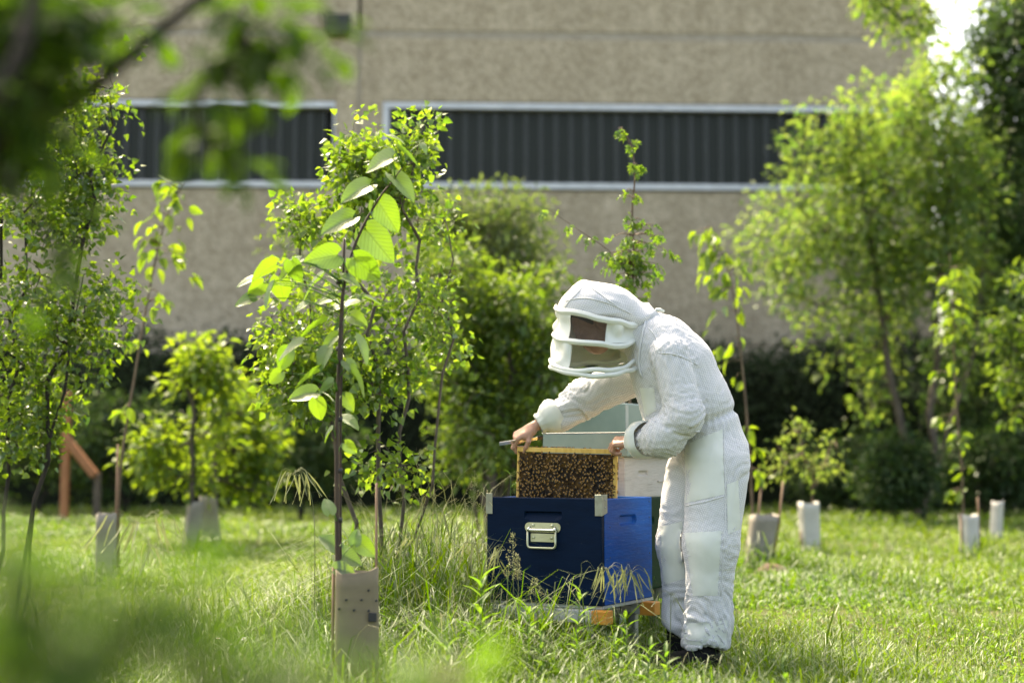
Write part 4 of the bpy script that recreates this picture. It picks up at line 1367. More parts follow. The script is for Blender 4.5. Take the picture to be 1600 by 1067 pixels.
def bee_at(pos, fwd, nrm, s):
    a = unit(fwd - np.dot(fwd, nrm) * nrm)
    n = unit(nrm)
    c = np.cross(n, a)
    return pos + s * (bV[:, :1] * a + bV[:, 1:2] * c + bV[:, 2:3] * n)


RB = np.random.default_rng(41)
Vs, Ts, Bs, Ms = [], [], [], []
cnt = 0
tries = 0
placed = []
while cnt < 430 and tries < 9000:
    tries += 1
    x, z = RB.uniform(.008, FWID - .010), RB.uniform(-.235, -.020)
    dens = 1.0
    corner = max(math.exp(-((x - .03) ** 2 + (z + .035) ** 2) / .0009), math.exp(-((x - FWID + .05) ** 2 + (z + .035) ** 2) / .0012), math.exp(-((x - .06) ** 2 + (z + .055) ** 2) / .0004))
    if RB.random() < corner * .92 or (z > -.030 and RB.random() < .6):
        continue
    if any((x - a) ** 2 + (z - b_) ** 2 < .0068 ** 2 for a, b_ in placed):
        continue
    placed.append((x, z))
    th = RB.normal() * .9 + (math.pi / 2 if RB.random() < .7 else -math.pi / 2)
    fwd = XF * math.cos(th) + ZF * math.sin(th)
    onbar = x > FWID - .022 or x < .013 or z > -.021
    p = FP(x, -.0125 - (.0005 if onbar else RB.uniform(-.002, .003)), z)
    Vs.append(bee_at(p, fwd, -YF + RB.normal(size=3) * .12, RB.uniform(1.15, 1.4)))
    Ts.append(bT + cnt * len(bV))
    Bs.append(np.clip(bB + RB.normal() * .10, 0, 1))
    Ms.append(bM)
    cnt += 1
o = part('bees', np.concatenate(Vs), None, np.concatenate(Ts), None, [MAT['bee'], MAT['wing']], True, {'band': np.concatenate(Bs)}, np.concatenate(Ms))
tag(o, 'dense mass of striped bees crawling over the comb frame', 'bees', kind='stuff')
bee_me = mesh_data('bee', bV, bT, None, [MAT['bee'], MAT['wing']], bM, True, {'band': bB})


def bee_obj(pos, fwd, nrm, label, s=1.0, group=None):
    n = unit(nrm)
    a = unit(fwd - np.dot(fwd, n) * n)
    c = np.cross(n, a)
    o = bpy.data.objects.new('bee', bee_me)
    COL.objects.link(o)
    o.matrix_basis = Matrix(((a[0] * s, c[0] * s, n[0] * s, pos[0]), (a[1] * s, c[1] * s, n[1] * s, pos[1]), (a[2] * s, c[2] * s, n[2] * s, pos[2]), (0, 0, 0, 1)))
    tag(o, label, 'bee', group)


for k in range(24):
    x = RB.uniform(.06, .28) if k < 17 else RB.uniform(.03, FWID - .06)
    bee_obj(FP(x, RB.uniform(-.010, .010), .0003), XF * RB.choice([-1, 1]) + YF * RB.normal() * .5, ZF, 'small bee walking along the upper edge of the frame', 1.0, 'bees on the top bar')
for z in (-.062, -.073, -.085, -.105, -.128, -.19):
    bee_obj(FP(FWID - .0017, RB.uniform(-.008, .004), z), ZF * RB.choice([-1, 1]), XF, 'small bee clinging to the outer side of the end bar', 1.0, 'bees on the end bar')
bee_obj(P(1243, 543, 6.6), np.array([-1, .2, .1]), np.array([0, -.5, 1.0]), 'lone bee in flight right of the beekeeper\'s back', 1.05)
bee_obj(P(1057, 500, 6.02), np.array([.6, .1, -.8]), np.array([0, -1., .4]), 'tiny bee resting on the shoulder of the white suit', .6)

# ------------------------------------------------------------------ the beekeeper
def surface_nets(f, lo, hi, h):
    """smooth quad mesh of the zero level of f"""
    lo, hi = np.asarray(lo, float), np.asarray(hi, float)
    n = np.ceil((hi - lo) / h).astype(int) + 1
    ax = [lo[i] + np.arange(n[i]) * h for i in range(3)]
    val = np.empty(n, np.float32)
    YY, ZZ = np.meshgrid(ax[1], ax[2], indexing='ij')
    step = max(1, int(400000 / (n[1] * n[2])))
    for i in range(0, n[0], step):
        xs = ax[0][i:i + step]
        p = np.empty((len(xs), n[1], n[2], 3), np.float32)
        p[..., 0] = xs[:, None, None]
        p[..., 1] = YY
        p[..., 2] = ZZ
        val[i:i + step] = f(p.reshape(-1, 3)).reshape(len(xs), n[1], n[2])
    neg = val < 0
    acc = np.zeros(tuple(n - 1) + (3,), np.float32)
    cnt = np.zeros(tuple(n - 1), np.float32)
    sl = lambda o: tuple(slice(o[k], n[k] - 1 + o[k]) for k in range(3))
    for axis in range(3):
        others = [k for k in range(3) if k != axis]
        for a in (0, 1):
            for b_ in (0, 1):
                o0 = [0, 0, 0]
                o0[others[0]], o0[others[1]] = a, b_
                o1 = list(o0)
                o1[axis] = 1
                v0, v1 = val[sl(o0)], val[sl(o1)]
                c = (v0 < 0) != (v1 < 0)
                t = np.where(c, v0 / np.where(c, v0 - v1, 1), 0)
                for k in range(3):
                    acc[..., k] += np.where(c, (o0[k] + (t if k == axis else 0)), 0)
                cnt += c
    on = cnt > 0
    vid = -np.ones(tuple(n - 1), np.int64)
    vid[on] = np.arange(on.sum())
    ijk = np.argwhere(on)
    V = lo + h * (ijk + acc[on] / cnt[on][:, None])
    Q = []
    for axis in range(3):
        a, b_ = [(1, 2), (2, 0), (0, 1)][axis]
        o1 = [0, 0, 0]
        o1[axis] = 1
        s0 = [slice(None)] * 3
        s1 = [slice(None)] * 3
        s0[axis], s1[axis] = slice(0, -1), slice(1, None)
        c = neg[tuple(s0)] != neg[tuple(s1)]
        e = np.argwhere(c)
        e = e[(e[:, a] > 0) & (e[:, b_] > 0) & (e[:, a] < n[a] - 1) & (e[:, b_] < n[b_] - 1)]
        inside = neg[e[:, 0], e[:, 1], e[:, 2]]

        def cell(da, db):
            q = e.copy()
            q[:, a] -= da
            q[:, b_] -= db
            return vid[q[:, 0], q[:, 1], q[:, 2]]
        quad = np.stack([cell(1, 1), cell(0, 1), cell(0, 0), cell(1, 0)], 1)
        quad[~inside] = quad[~inside][:, ::-1]
        Q.append(quad)
    return V, np.concatenate(Q)


def cone(p, a, b, ra, rb, sc=None):
    a, b = np.asarray(a, np.float32), np.asarray(b, np.float32)
    ab = b - a
    t = np.clip(((p - a) @ ab) / max(float(ab @ ab), 1e-9), 0, 1)
    d = p - a - t[:, None] * ab
    if sc is not None:
        d = d * np.asarray(sc, np.float32)
    return np.sqrt((d * d).sum(1)) - (ra + (rb - ra) * t)


def smin(a, b, k):
    h = np.clip(.5 + .5 * (b - a) / k, 0, 1)
    return b + (a - b) * h - k * h * (1 - h)


def ell(p, c, r, R=None):
    q = p - np.asarray(c, np.float32)
    if R is not None:
        q = q @ np.asarray(R, np.float32)
    q = q / np.asarray(r, np.float32)
    l = np.sqrt((q * q).sum(1))
    return (l - 1) * min(r)


def vert_normals(V, Q):
    n = np.cross(V[Q[:, 2]] - V[Q[:, 0]], V[Q[:, 3]] - V[Q[:, 1]])
    o = np.zeros_like(V)
    for k in range(4):
        np.add.at(o, Q[:, k], n)
    return unit(o)


def relax(V, Q, it=2, lam=.5):
    e = np.concatenate([Q[:, [0, 1]], Q[:, [1, 2]], Q[:, [2, 3]], Q[:, [3, 0]]])
    for _ in range(it):
        s = np.zeros_like(V)
        c = np.zeros(len(V))
        np.add.at(s, e[:, 0], V[e[:, 1]])
        np.add.at(s, e[:, 1], V[e[:, 0]])
        np.add.at(c, e[:, 0], 1)
        np.add.at(c, e[:, 1], 1)
        V = V * (1 - lam) + lam * s / c[:, None]
    return V


def cloth(name, ca, cb, grid, strength, rough=.75):
    m, nt, out = new_mat(name)
    tc = N(nt, 'ShaderNodeTexCoord')
    mp = N(nt, 'ShaderNodeMapping')
    mp.inputs['Rotation'].default_value = (.12, .30, .2)
    L(nt, tc.outputs['Object'], mp.inputs['Vector'])
    b = N(nt, 'ShaderNodeBsdfPrincipled', i_Roughness=rough)
    b.inputs['Specular IOR Level'].default_value = .25
    b.inputs['Sheen Weight'].default_value = .15
    hs = []
    if grid:
        sp = N(nt, 'ShaderNodeSeparateXYZ')
        nz = N(nt, 'ShaderNodeTexNoise', i_Scale=9.0, i_Detail=2.0)
        L(nt, tc.outputs['Object'], nz.inputs['Vector'])
        am = N(nt, 'ShaderNodeVectorMath', operation='MULTIPLY_ADD')
        L(nt, nz.outputs['Color'], am.inputs[0])
        am.inputs[1].default_value = (.03, .03, .03)
        L(nt, mp.outputs[0], am.inputs[2])
        L(nt, am.outputs[0], sp.inputs[0])
        for k in ('X', 'Z'):
            mu = N(nt, 'ShaderNodeMath', operation='MULTIPLY', i_1=2 * math.pi / grid)
            L(nt, sp.outputs[k], mu.inputs[0])
            sn = N(nt, 'ShaderNodeMath', operation='SINE')
            L(nt, mu.outputs[0], sn.inputs[0])
            hs.append(sn)
        mn = N(nt, 'ShaderNodeMath', operation='MINIMUM')
        L(nt, hs[0].outputs[0], mn.inputs[0])
        L(nt, hs[1].outputs[0], mn.inputs[1])
        mr = N(nt, 'ShaderNodeMapRange')
        mr.inputs['From Min'].default_value = -.9
        mr.inputs['From Max'].default_value = .2
        L(nt, mn.outputs[0], mr.inputs['Value'])
        mx = N(nt, 'ShaderNodeMix', data_type='RGBA')
        mx.inputs['A'].default_value = rgb(ca)
        mx.inputs['B'].default_value = rgb(cb)
        L(nt, mr.outputs[0], mx.inputs['Factor'])
        L(nt, mx.outputs['Result'], b.inputs['Base Color'])
        bp = N(nt, 'ShaderNodeBump', i_Strength=strength, i_Distance=.002)
        L(nt, mr.outputs[0], bp.inputs['Height'])
    else:
        nz = N(nt, 'ShaderNodeTexNoise', i_Scale=7.0, i_Detail=6.0)
        L(nt, tc.outputs['Object'], nz.inputs['Vector'])
        mx = N(nt, 'ShaderNodeMix', data_type='RGBA')
        mx.inputs['A'].default_value = rgb(ca)
        mx.inputs['B'].default_value = rgb(cb)
        L(nt, nz.outputs['Fac'], mx.inputs['Factor'])
        L(nt, mx.outputs['Result'], b.inputs['Base Color'])
        bp = N(nt, 'ShaderNodeBump', i_Strength=strength, i_Distance=.01)
        n4 = N(nt, 'ShaderNodeTexNoise', i_Scale=22.0, i_Detail=3.0)
        L(nt, tc.outputs['Object'], n4.inputs['Vector'])
        L(nt, n4.outputs['Fac'], bp.inputs['Height'])
    L(nt, bp.outputs[0], b.inputs['Normal'])
    L(nt, b.outputs[0], out.inputs[0])
    return m


MAT['suit'] = cloth('white_ventilated_mesh_cloth', (.50, .51, .52), (.74, .74, .74), .0070, .35)
MAT['plain'] = cloth('plain_white_cotton', (.62, .645, .585), (.70, .725, .665), 0, .12, .5)
MAT['seam'] = cloth('stitched_seam', (.56, .57, .57), (.68, .69, .69), 0, .4)
MAT['skin'] = surface('skin', (.40, .215, .14), (.50, .285, .195), .5, 30, 5, .25, 150, cc=(.38, .16, .11), cc_scale=25, cc_amount=.4, bump_dist=.002)
MAT['hair'] = surface('dark_hair', (.016, .010, .007), (.035, .022, .014), .6, 60, 5, .5, 120, stretch=(1, 1, .2))
MAT['boot'] = surface('black_boot', (.003, .003, .0035), (.007, .007, .007), .6, 20, 4, .2, 60, spec=.12)
m, nt, out = new_mat('black_veil_mesh')
t1 = N(nt, 'ShaderNodeBsdfTransparent')
g1 = N(nt, 'ShaderNodeBsdfPrincipled', i_Roughness=.5)
g1.inputs['Base Color'].default_value = (.030, .020, .015, 1)
mx = N(nt, 'ShaderNodeMixShader', i_0=.52)
L(nt, t1.outputs[0], mx.inputs[1])
L(nt, g1.outputs[0], mx.inputs[2])
L(nt, mx.outputs[0], out.inputs[0])
MAT['veil'] = m
m, nt, out = new_mat('pale_veil_mesh')
t1 = N(nt, 'ShaderNodeBsdfTransparent')
g1 = N(nt, 'ShaderNodeBsdfPrincipled', i_Roughness=.5)
g1.inputs['Base Color'].default_value = (.10, .09, .08, 1)
mx = N(nt, 'ShaderNodeMixShader', i_0=.10)
L(nt, t1.outputs[0], mx.inputs[1])
L(nt, g1.outputs[0], mx.inputs[2])
L(nt, mx.outputs[0], out.inputs[0])
MAT['veil_pale'] = m

person = thing('person', 'person in a white bee suit and veiled hood bending over the blue hive', 'person', G(1085, 6.2))

J = dict(
    pelvis=P(1116, 706, 6.20), waist=P(1100, 655, 6.20), belly=P(1082, 625, 6.20), chest=P(1054, 575, 6.20), upper=P(1036, 541, 6.20),
    shL=P(1046, 556, 6.02), elL=P(1071, 648, 5.97), foL=P(1038, 682, 6.02), wrL=P(1010, 690, 6.12),
    shR=P(1002, 582, 6.38), elR=P(912, 622, 6.48), wrR=P(874, 650, 6.475),
    hipL=P(1122, 735, 6.11), knL=P(1112, 850, 6.07), anL=P(1107, 965, 6.09), hmL=P(1102, 1008, 6.09),
    hipR=P(1084, 735, 6.30), knR=P(1069, 850, 6.31), anR=P(1070, 965, 6.31), hmR=P(1068, 1002, 6.31))
SEGS = [('pelvis', 'waist', .152, .128), ('waist', 'belly', .128, .145), ('belly', 'chest', .145, .158), ('chest', 'upper', .158, .132),
        ('shL', 'elL', .088, .080), ('elL', 'foL', .080, .082), ('foL', 'wrL', .082, .060), ('shR', 'elR', .094, .088), ('elR', 'wrR', .088, .066),
        ('hipL', 'knL', .136, .112), ('knL', 'anL', .112, .090), ('anL', 'hmL', .094, .100), ('hipR', 'knR', .128, .108), ('knR', 'anR', .108, .082), ('anR', 'hmR', .084, .088)]
NECK = unit(P(938, 505, 6.18) - P(1030, 540, 6.2))
COLLAR = P(1009, 534, 6.19)


def suit_sdf(p):
    d = None
    for (a, b_, ra, rb) in SEGS[:4]:
        c = cone(p, J[a], J[b_], ra, rb, (1, .80, 1))
        d = c if d is None else smin(d, c, .05)
    d = smin(d, cone(p, P(1014, 580, 6.2), P(1040, 650, 6.2), .085, .105, (1, .75, 1)), .06)
    q = p - COLLAR.astype(np.float32)
    hgt = q @ NECK.astype(np.float32)
    rho = np.sqrt(np.maximum((q * q).sum(1) - hgt * hgt, 0))
    d = smin(d, np.sqrt((rho - .100) ** 2 + (hgt * .8) ** 2) - .030, .03)
    d = smin(d, cone(p, P(1030, 540, 6.2), P(985, 520, 6.19), .11, .09), .03)
    arms = None
    for s in (slice(4, 7), slice(7, 9)):
        a_ = None
        for (a, b_, ra, rb) in SEGS[s]:
            c = cone(p, J[a], J[b_], ra, rb)
            a_ = c if a_ is None else smin(a_, c, .03)
        arms = a_ if arms is None else np.minimum(arms, a_)
    d = smin(d, arms, .006)
    legs = None
    for s in (slice(9, 12), slice(12, 15)):
        a_ = None
        for (a, b_, ra, rb) in SEGS[s]:
            c = cone(p, J[a], J[b_], ra, rb)
            a_ = c if a_ is None else smin(a_, c, .04)
        legs = a_ if legs is None else smin(legs, a_, .018)
    d = smin(d, legs, .05)
    hem = .105 + .012 * np.sin(p[:, 0] * 40) + .05 * np.clip((p[:, 1] - 6.18) / .1, 0, 1)
    return np.maximum(d, hem - p[:, 2])


allJ = np.array([J[k] for k in J])
SV, SQ = surface_nets(suit_sdf, allJ.min(0) - .2, allJ.max(0) + .2, .0085)
SV = relax(SV, SQ, 2)


def fold(V, Nn):
    """loose-cloth folds: rings and diagonals across the limb, stronger at the joints"""
    w, ax = [], []
    for (a, b_, ra, rb) in SEGS:
        d = np.maximum(np.abs(cone(V, J[a], J[b_], ra, rb)), .004)
        w.append(1 / d ** 3)
        ax.append(unit(J[b_] - J[a]))
    w = np.array(w)
    w /= w.sum(0)
    A = unit(np.einsum('sn,sk->nk', w, np.array(ax)))
    # tilt the fold direction a little so that creases run diagonally
    tilt = np.stack([vnoise(V * 4.0, 30 + k) for k in range(3)], 1)
    A2 = unit(A + tilt * .55)
    along = (V * A2).sum(1)
    amp = np.full(len(V), .0024)
    for (j, r, g) in (('elL', .11, .0060), ('wrL', .10, .008), ('elR', .14, .0045), ('wrR', .12, .006), ('knL', .10, .005), ('knR', .10, .005), ('anL', .13, .013), ('hmL', .08, .012), ('anR', .12, .011), ('waist', .10, .007), ('shL', .10, .005), ('foL', .1, .0035), ('hipL', .12, .005)):
        amp += g * np.exp(-((V - J[j]) ** 2).sum(1) / r ** 2)
    q = V * 2.6 + A2 * (along * 12.0)[:, None]
    n1 = vnoise(q, 51)
    ridge = 1 - np.abs(n1) * 2.0
    n2 = vnoise(V * 4.5 + A2 * (along * 20)[:, None], 57)
    n3 = vnoise(V * 3.2, 61)
    sm = np.sin(ridge * 1.4) * .9
    disp = amp * 1.15 * (sm + n2 * .5) + .010 * n3
    return V + Nn * disp[:, None]


SN = vert_normals(SV, SQ)
SV = fold(SV, SN)
# waist drawn in by elastic: fine gathers running down from it
wz = J['waist']
wd = unit(J['pelvis'] - J['belly'])
hh = ((SV - (wz + wd * .012)) @ wd)
rr = np.linalg.norm(SV - wz, axis=1)
torso = rr < .26
pinch = np.exp(-(hh / .016) ** 2) * torso
ang = np.arctan2(SV[:, 1] - wz[1], (SV - wz) @ np.array([1, 0, 0]))
gath = np.exp(-np.clip(hh, 0, 1) / .06) * np.exp(-np.clip(-hh, 0, 1) / .03) * torso * (SV[:, 0] > J['waist'][0] - .02)
SV = SV - SN * (pinch * .016)[:, None] + SN * (gath * .004 * np.sin(ang * 34 + 2 * vnoise(SV * 8, 3)))[:, None]
SV = relax(SV, SQ, 1, .3)
suit = part('bee_suit', SV, person, None, SQ, MAT['suit'], True)
BV = BVHTree.FromPolygons([Vector(v) for v in SV], [tuple(q) for q in SQ])
EYE = np.array([0, 0, CAM_H])


def on_suit(px, py, lift=.0):
    d = unit(P(px, py, 6.0) - EYE)
    hit, n, i, dist = BV.ray_cast(Vector(EYE), Vector(d))
    if hit is None:
        return None
    h = np.array(hit)
    n = np.array(n)
    if n @ d > 0:
        n = -n
    return h + n * lift


def patch(name, c, parent, mat, nu=18, nv=22, lift=.0040):
    """panel of plain cloth sewn onto the suit: corners in the photograph (top-left, top-right, bottom-right, bottom-left)"""
    c = np.array(c, float)
    G_, ok = np.zeros((nu, nv, 3)), np.zeros((nu, nv), bool)
    for i in range(nu):
        for j in range(nv):
            u, v = i / (nu - 1), j / (nv - 1)
            q = (c[0] * (1 - u) + c[1] * u) * (1 - v) + (c[3] * (1 - u) + c[2] * u) * v
            e = min(u, 1 - u, v, 1 - v)
            h = on_suit(q[0], q[1], lift if e > 0 else .0015)
            if h is not None:
                G_[i, j] = h
                ok[i, j] = True
    idx = np.arange(nu * nv).reshape(nu, nv)
    Q = []
    for i in range(nu - 1):
        for j in range(nv - 1):
            if ok[i:i + 2, j:j + 2].all():
                blk = G_[i:i + 2, j:j + 2, 1]
                if blk.max() - blk.min() < .06:
                    Q.append((idx[i, j], idx[i, j + 1], idx[i + 1, j + 1], idx[i + 1, j]))
    if Q:
        for _ in range(5):
            g2 = G_.copy()
            g2[1:-1, 1:-1] = (G_[:-2, 1:-1] + G_[2:, 1:-1] + G_[1:-1, :-2] + G_[1:-1, 2:]) / 4
            use = ok.copy()
            use[1:-1, 1:-1] &= ok[:-2, 1:-1] & ok[2:, 1:-1] & ok[1:-1, :-2] & ok[1:-1, 2:]
            G_ = np.where(use[..., None], g2, G_)
        V = G_.reshape(-1, 3)
        Q = np.array(Q)
        Nn = vert_normals(V, Q)
        V = V + Nn * (.0009 * vnoise(V * 18, 9))[:, None]
        return part(name, V, parent, None, Q, mat, True)


patch('thigh_pocket', [(1071, 694), (1129, 670), (1132, 772), (1070, 786)], suit, MAT['plain'], 26, 40)
patch('knee_patch', [(1070, 832), (1127, 829), (1121, 930), (1083, 930)], suit, MAT['plain'], 24, 34)
patch('side_pocket', [(1135, 757), (1153, 750), (1157, 826), (1137, 834)], suit, MAT['plain'], 12, 24)
patch('knee_patch', [(1032, 823), (1066, 814), (1070, 903), (1037, 913)], suit, MAT['plain'], 16, 28)
patch('chest_pocket', [(1000, 606), (1022, 606), (1026, 640), (1008, 652)], suit, MAT['plain'], 12, 16)
patch('hem_band', [(1067, 974), (1137, 968), (1134, 1012), (1070, 1006)], suit, MAT['plain'], 22, 16)


def seam(pts, r=.0028):
    pts = spline(np.array([(x, y, 0) for x, y in pts], float), 30)
    L_ = [on_suit(x, y, .001) for x, y, _ in pts]
    L_ = [q for q in L_ if q is not None]
    run = [L_[0]]
    for q in L_[1:]:
        if np.linalg.norm(q - run[-1]) < .05:
            run.append(q)
    if len(run) > 3:
        tube('seam', np.array(run), r, MAT['seam'], suit, 6)


seam([(1131, 664), (1132, 720), (1134, 780), (1131, 850), (1126, 930)])
seam([(1013, 512), (1026, 530), (1029, 560), (1024, 600), (1022, 628)])
seam([(1028, 551), (1058, 555), (1090, 570)])
seam([(1072, 790), (1100, 784), (1131, 775)])
seam([(1086, 674), (1110, 670), (1147, 655)], .0045)


def cuff(wr, toward, r0, r1, ln, seed):
    """gathered elastic cuff, flaring up the sleeve"""
    d = unit(toward - wr)
    u = unit(np.cross(d, [0, 0, 1.0]))
    w = np.cross(u, d)
    na, nl = 40, 12
    a = np.linspace(0, 2 * np.pi, na, endpoint=False)
    prof = [(-.006, r0 - .006), (0, r0), (.10, r0 + .006), (.22, r0 + .004), (.35, r0 + (r1 - r0) * .45), (.55, r0 + (r1 - r0) * .85), (.8, r1), (1.0, r1 * .98), (1.15, r1 * .86)]
    V = []
    for (t, r) in prof:
        wob = 1 + .07 * vnoise(np.stack([np.cos(a) * 2.2, np.sin(a) * 2.2, np.full(na, t * 2.5 + seed)], 1), seed) + .03 * np.sin(a * 13 + seed) * (t < .5)
        V.append(wr + d * (t * ln) + (r * wob)[:, None] * (np.cos(a)[:, None] * u + np.sin(a)[:, None] * w))
    V = np.concatenate(V)
    k = np.arange(na)
    k2 = (k + 1) % na
    Q = np.concatenate([np.stack([i * na + k, i * na + k2, (i + 1) * na + k2, (i + 1) * na + k], 1) for i in range(len(prof) - 1)])
    part('cuff', V, suit, None, Q, MAT['plain'], True)


WL, WR = P(990, 690, 6.20), P(832, 668, 6.462)
cuff(P(986, 690, 6.185), J['foL'], .046, .085, .085, 3)
cuff(P(841, 663, 6.465), J['elR'], .043, .078, .095, 5)


# hands, head and the body inside the suit: one mesh
def hand_prims(W, F, D, side, curl, thumb):
    """capsules of a hand: wrist W, F towards the knuckles, D out of the back of the hand, side = +1 left, -1 right"""
    F = unit(F)
    D = unit(D - np.dot(D, F) * F)
    T = np.cross(F, D) * side
    pr = lambda x, y, z: W + F * x + T * y + D * z
    palm, fingers = [], []
    palm.append((pr(-.09, 0, 0), pr(.012, 0, 0), .027, .025))
    lats = [.027, .009, -.009, -.026]
    kx = [.086, .090, .086, .078]
    for y, x in zip(lats, kx):
        palm.append((pr(.012, y * .7, -.002), pr(x, y, .002), .0165, .0115))
    palm.append((pr(.012, .022, -.008), pr(.05, .030, -.012), .017, .014))
    for i, (y, x, segs) in enumerate(zip(lats, kx, ((.044, .026, .021), (.048, .030, .022), (.044, .028, .021), (.034, .021, .018)))):
        p = pr(x, y, .0)
        ang = 0
        r = (.0092, .0085, .0078, .0068) if i < 3 else (.0080, .0074, .0068, .0060)
        chain = []
        for j, s in enumerate(segs):
            ang += curl[i][j]
            d = F * math.cos(ang) - D * math.sin(ang) + T * (.015 * (1.5 - i) * (1 if j == 0 else .4))
            q = p + unit(d) * s
            chain.append((p, q, r[j], r[j + 1]))
            p = q
        fingers.append(chain)
    p = pr(.022, .026, -.006)
    chain = []
    for (d, s, ra, rb) in thumb:
        v = unit(F * d[0] + T * d[1] + D * d[2])
        q = p + v * s
        chain.append((p, q, ra, rb))
        p = q
    fingers.append(chain)
    return palm, fingers


def hand_mesh(W, F, D, side, curl, thumb):
    palm, fingers = hand_prims(W, F, D, side, curl, thumb)

    def f(p):
        d = None
        for c in palm:
            e = cone(p, *c)
            d = e if d is None else smin(d, e, .014)
        for ch in fingers:
            g = None
            for c in ch:
                e = cone(p, *c)
                g = e if g is None else smin(g, e, .004)
            d = smin(d, g, .006)
        return d
    allp = np.array([q for c in palm for q in c[:2]] + [q for ch in fingers for c in ch for q in c[:2]])
    V, Q = surface_nets(f, allp.min(0) - .04, allp.max(0) + .04, .0027)
    return relax(V, Q, 1), Q


r_ = math.radians
curlR = [[r_(38), r_(58), r_(30)], [r_(46), r_(62), r_(34)], [r_(52), r_(66), r_(36)], [r_(56), r_(68), r_(38)]]
curlL = [[r_(40), r_(72), r_(40)], [r_(48), r_(76), r_(40)], [r_(55), r_(78), r_(42)], [r_(60), r_(80), r_(44)]]
th = [((.62, .55, -.50), .040, .0135, .0115), ((.80, .05, -.60), .030, .0112, .0100), ((.75, -.15, -.70), .024, .0098, .0078)]
hvR, hqR = hand_mesh(WR, np.array([-.84, -.02, -.48]), np.array([-.4, -.50, .85]), -1, curlR, th)
hvL, hqL = hand_mesh(WL, np.array([-.88, .42, -.02]), np.array([-.10, -.55, .85]), 1, curlL, th)

HC = P(930, 508, 6.19)
HF = unit(np.array([-.80, -.12, -.58]))
HU = unit(np.array([0, 0, 1.0]) - HF * HF[2] + np.array([-.15, 0, 0]))
HU = unit(HU - HF * np.dot(HU, HF))
HS = np.cross(HF, HU)
HR = np.stack([HF, HS, HU], 1)


def hd(x, y, z):
    return HC + HF * x + HS * y + HU * z


def body_sdf(p):
    d = None
    for (a, b_, ra, rb) in SEGS:
        c = cone(p, J[a], J[b_], ra * .62, rb * .62)
        d = c if d is None else smin(d, c, .03)
    d = smin(d, cone(p, J['upper'], hd(-.03, 0, -.06), .065, .056), .03)
    return np.maximum(smin(d, head_sdf(p), .02), .17 - p[:, 2])


def head_sdf(p):
    h = ell(p, hd(-.01, 0, .025), (.100, .078, .095), HR)
    h = smin(h, ell(p, hd(.035, 0, -.050), (.062, .058, .070), HR), .03)          # jaw
    h = smin(h, cone(p, hd(.085, 0, .015), hd(.108, 0, -.020), .008, .013), .012)   # nose
    h = smin(h, cone(p, hd(.078, -.03, .030), hd(.078, .03, .030), .012, .012), .015)  # brow
    h = smin(h, cone(p, hd(.088, -.018, -.052), hd(.088, .018, -.052), .007, .007), .006)  # lips
    for s in (-1, 1):
        h = smin(h, ell(p, hd(-.005, s * .080, -.005), (.022, .010, .032), HR), .008)  # ears
        h = np.maximum(h, -ell(p, hd(.098, s * .032, .010), (.018, .014, .010), HR))   # eye sockets
        h = np.minimum(h, ell(p, hd(.078, s * .032, .010), (.012, .012, .012), HR))     # eyes
    return h


bvv, bqq = surface_nets(body_sdf, np.minimum(allJ.min(0), HC - .2) - .05, np.maximum(allJ.max(0), HC + .2) + .05, .014)
hvv, hqq = surface_nets(head_sdf, HC - .17, HC + .17, .0045)
Vb = np.concatenate([bvv, hvv, hvR, hvL])
Qb = np.concatenate([bqq, hqq + len(bvv), hqR + len(bvv) + len(hvv), hqL + len(bvv) + len(hvv) + len(hvR)])
part('body', Vb, person, None, Qb, MAT['skin'], True)


def hair_sdf(p):
    h = ell(p, hd(-.018, 0, .036), (.104, .085, .098), HR)
    cut = (p - hd(.045, 0, .045).astype(np.float32)) @ unit(HF * .9 - HU * .45).astype(np.float32)
    return np.maximum(h, cut)


hv2, hq2 = surface_nets(hair_sdf, HC - .17, HC + .17, .006)
part('hair', hv2, person, None, hq2, MAT['hair'], True)

# hood: cap of mesh cloth, veil with piping rings
hood = thing('hood', 'veiled hood', 'x', (0, 0, 0))
del hood['category'], hood['label']
hood.parent = person
hood.location = Vector(-np.array(person.location))
RINGS = [  # centre px, py, half-width px, drop per px to the right, sag of the near edge
    (934, 495, 65, .19, .20), (930, 523, 65, .06, .30), (927, 561, 66.5, -.03, .36)]
VY = 6.17


def ring_pt(i, phi, scale=1.0, dz=0.0):
    cx, cy, hw, tl, sag = RINGS[i]
    s = M(VY) * 1.01
    c = P(cx, cy, VY)
    A = np.array([1.0, 0, -tl])
    B = np.array([0, 1.0, 0])
    phi = np.asarray(phi)
    low = np.where(np.sin(phi) < 0, sag, -.06) * np.sin(phi) * .158
    p = c + np.array([0, 0, dz]) + scale * (hw * s * np.cos(phi)[..., None] * A + .158 * np.sin(phi)[..., None] * B)
    p[..., 2] += low
    return p


def strip(name, i, phi0, phi1, mat, n=26, m_=7, bulge=.0, wav=.004, seed=0):
    ph = np.linspace(math.radians(phi0), math.radians(phi1), n)
    V = []
    for k in range(m_):
        f = k / (m_ - 1)
        a, b_ = ring_pt(i, ph), ring_pt(i + 1, ph)
        p = a * (1 - f) + b_ * f
        c = (ring_pt(i, np.array([0.])) + ring_pt(i, np.array([np.pi])))[0] / 2
        out = unit((p - c) * [1, 1, 0])
        p = p + out * (-bulge * math.sin(math.pi * f) + wav * vnoise(p * [26, 26, 11], seed) * math.sin(math.pi * f))[:, None]
        V.append(p)
    V = np.concatenate(V)
    idx = np.arange(n * m_).reshape(m_, n)
    Q = np.stack([idx[:-1, :-1].ravel(), idx[1:, :-1].ravel(), idx[1:, 1:].ravel(), idx[:-1, 1:].ravel()], 1)
    o = part(name, V, hood, None, Q, mat, True)
    return o


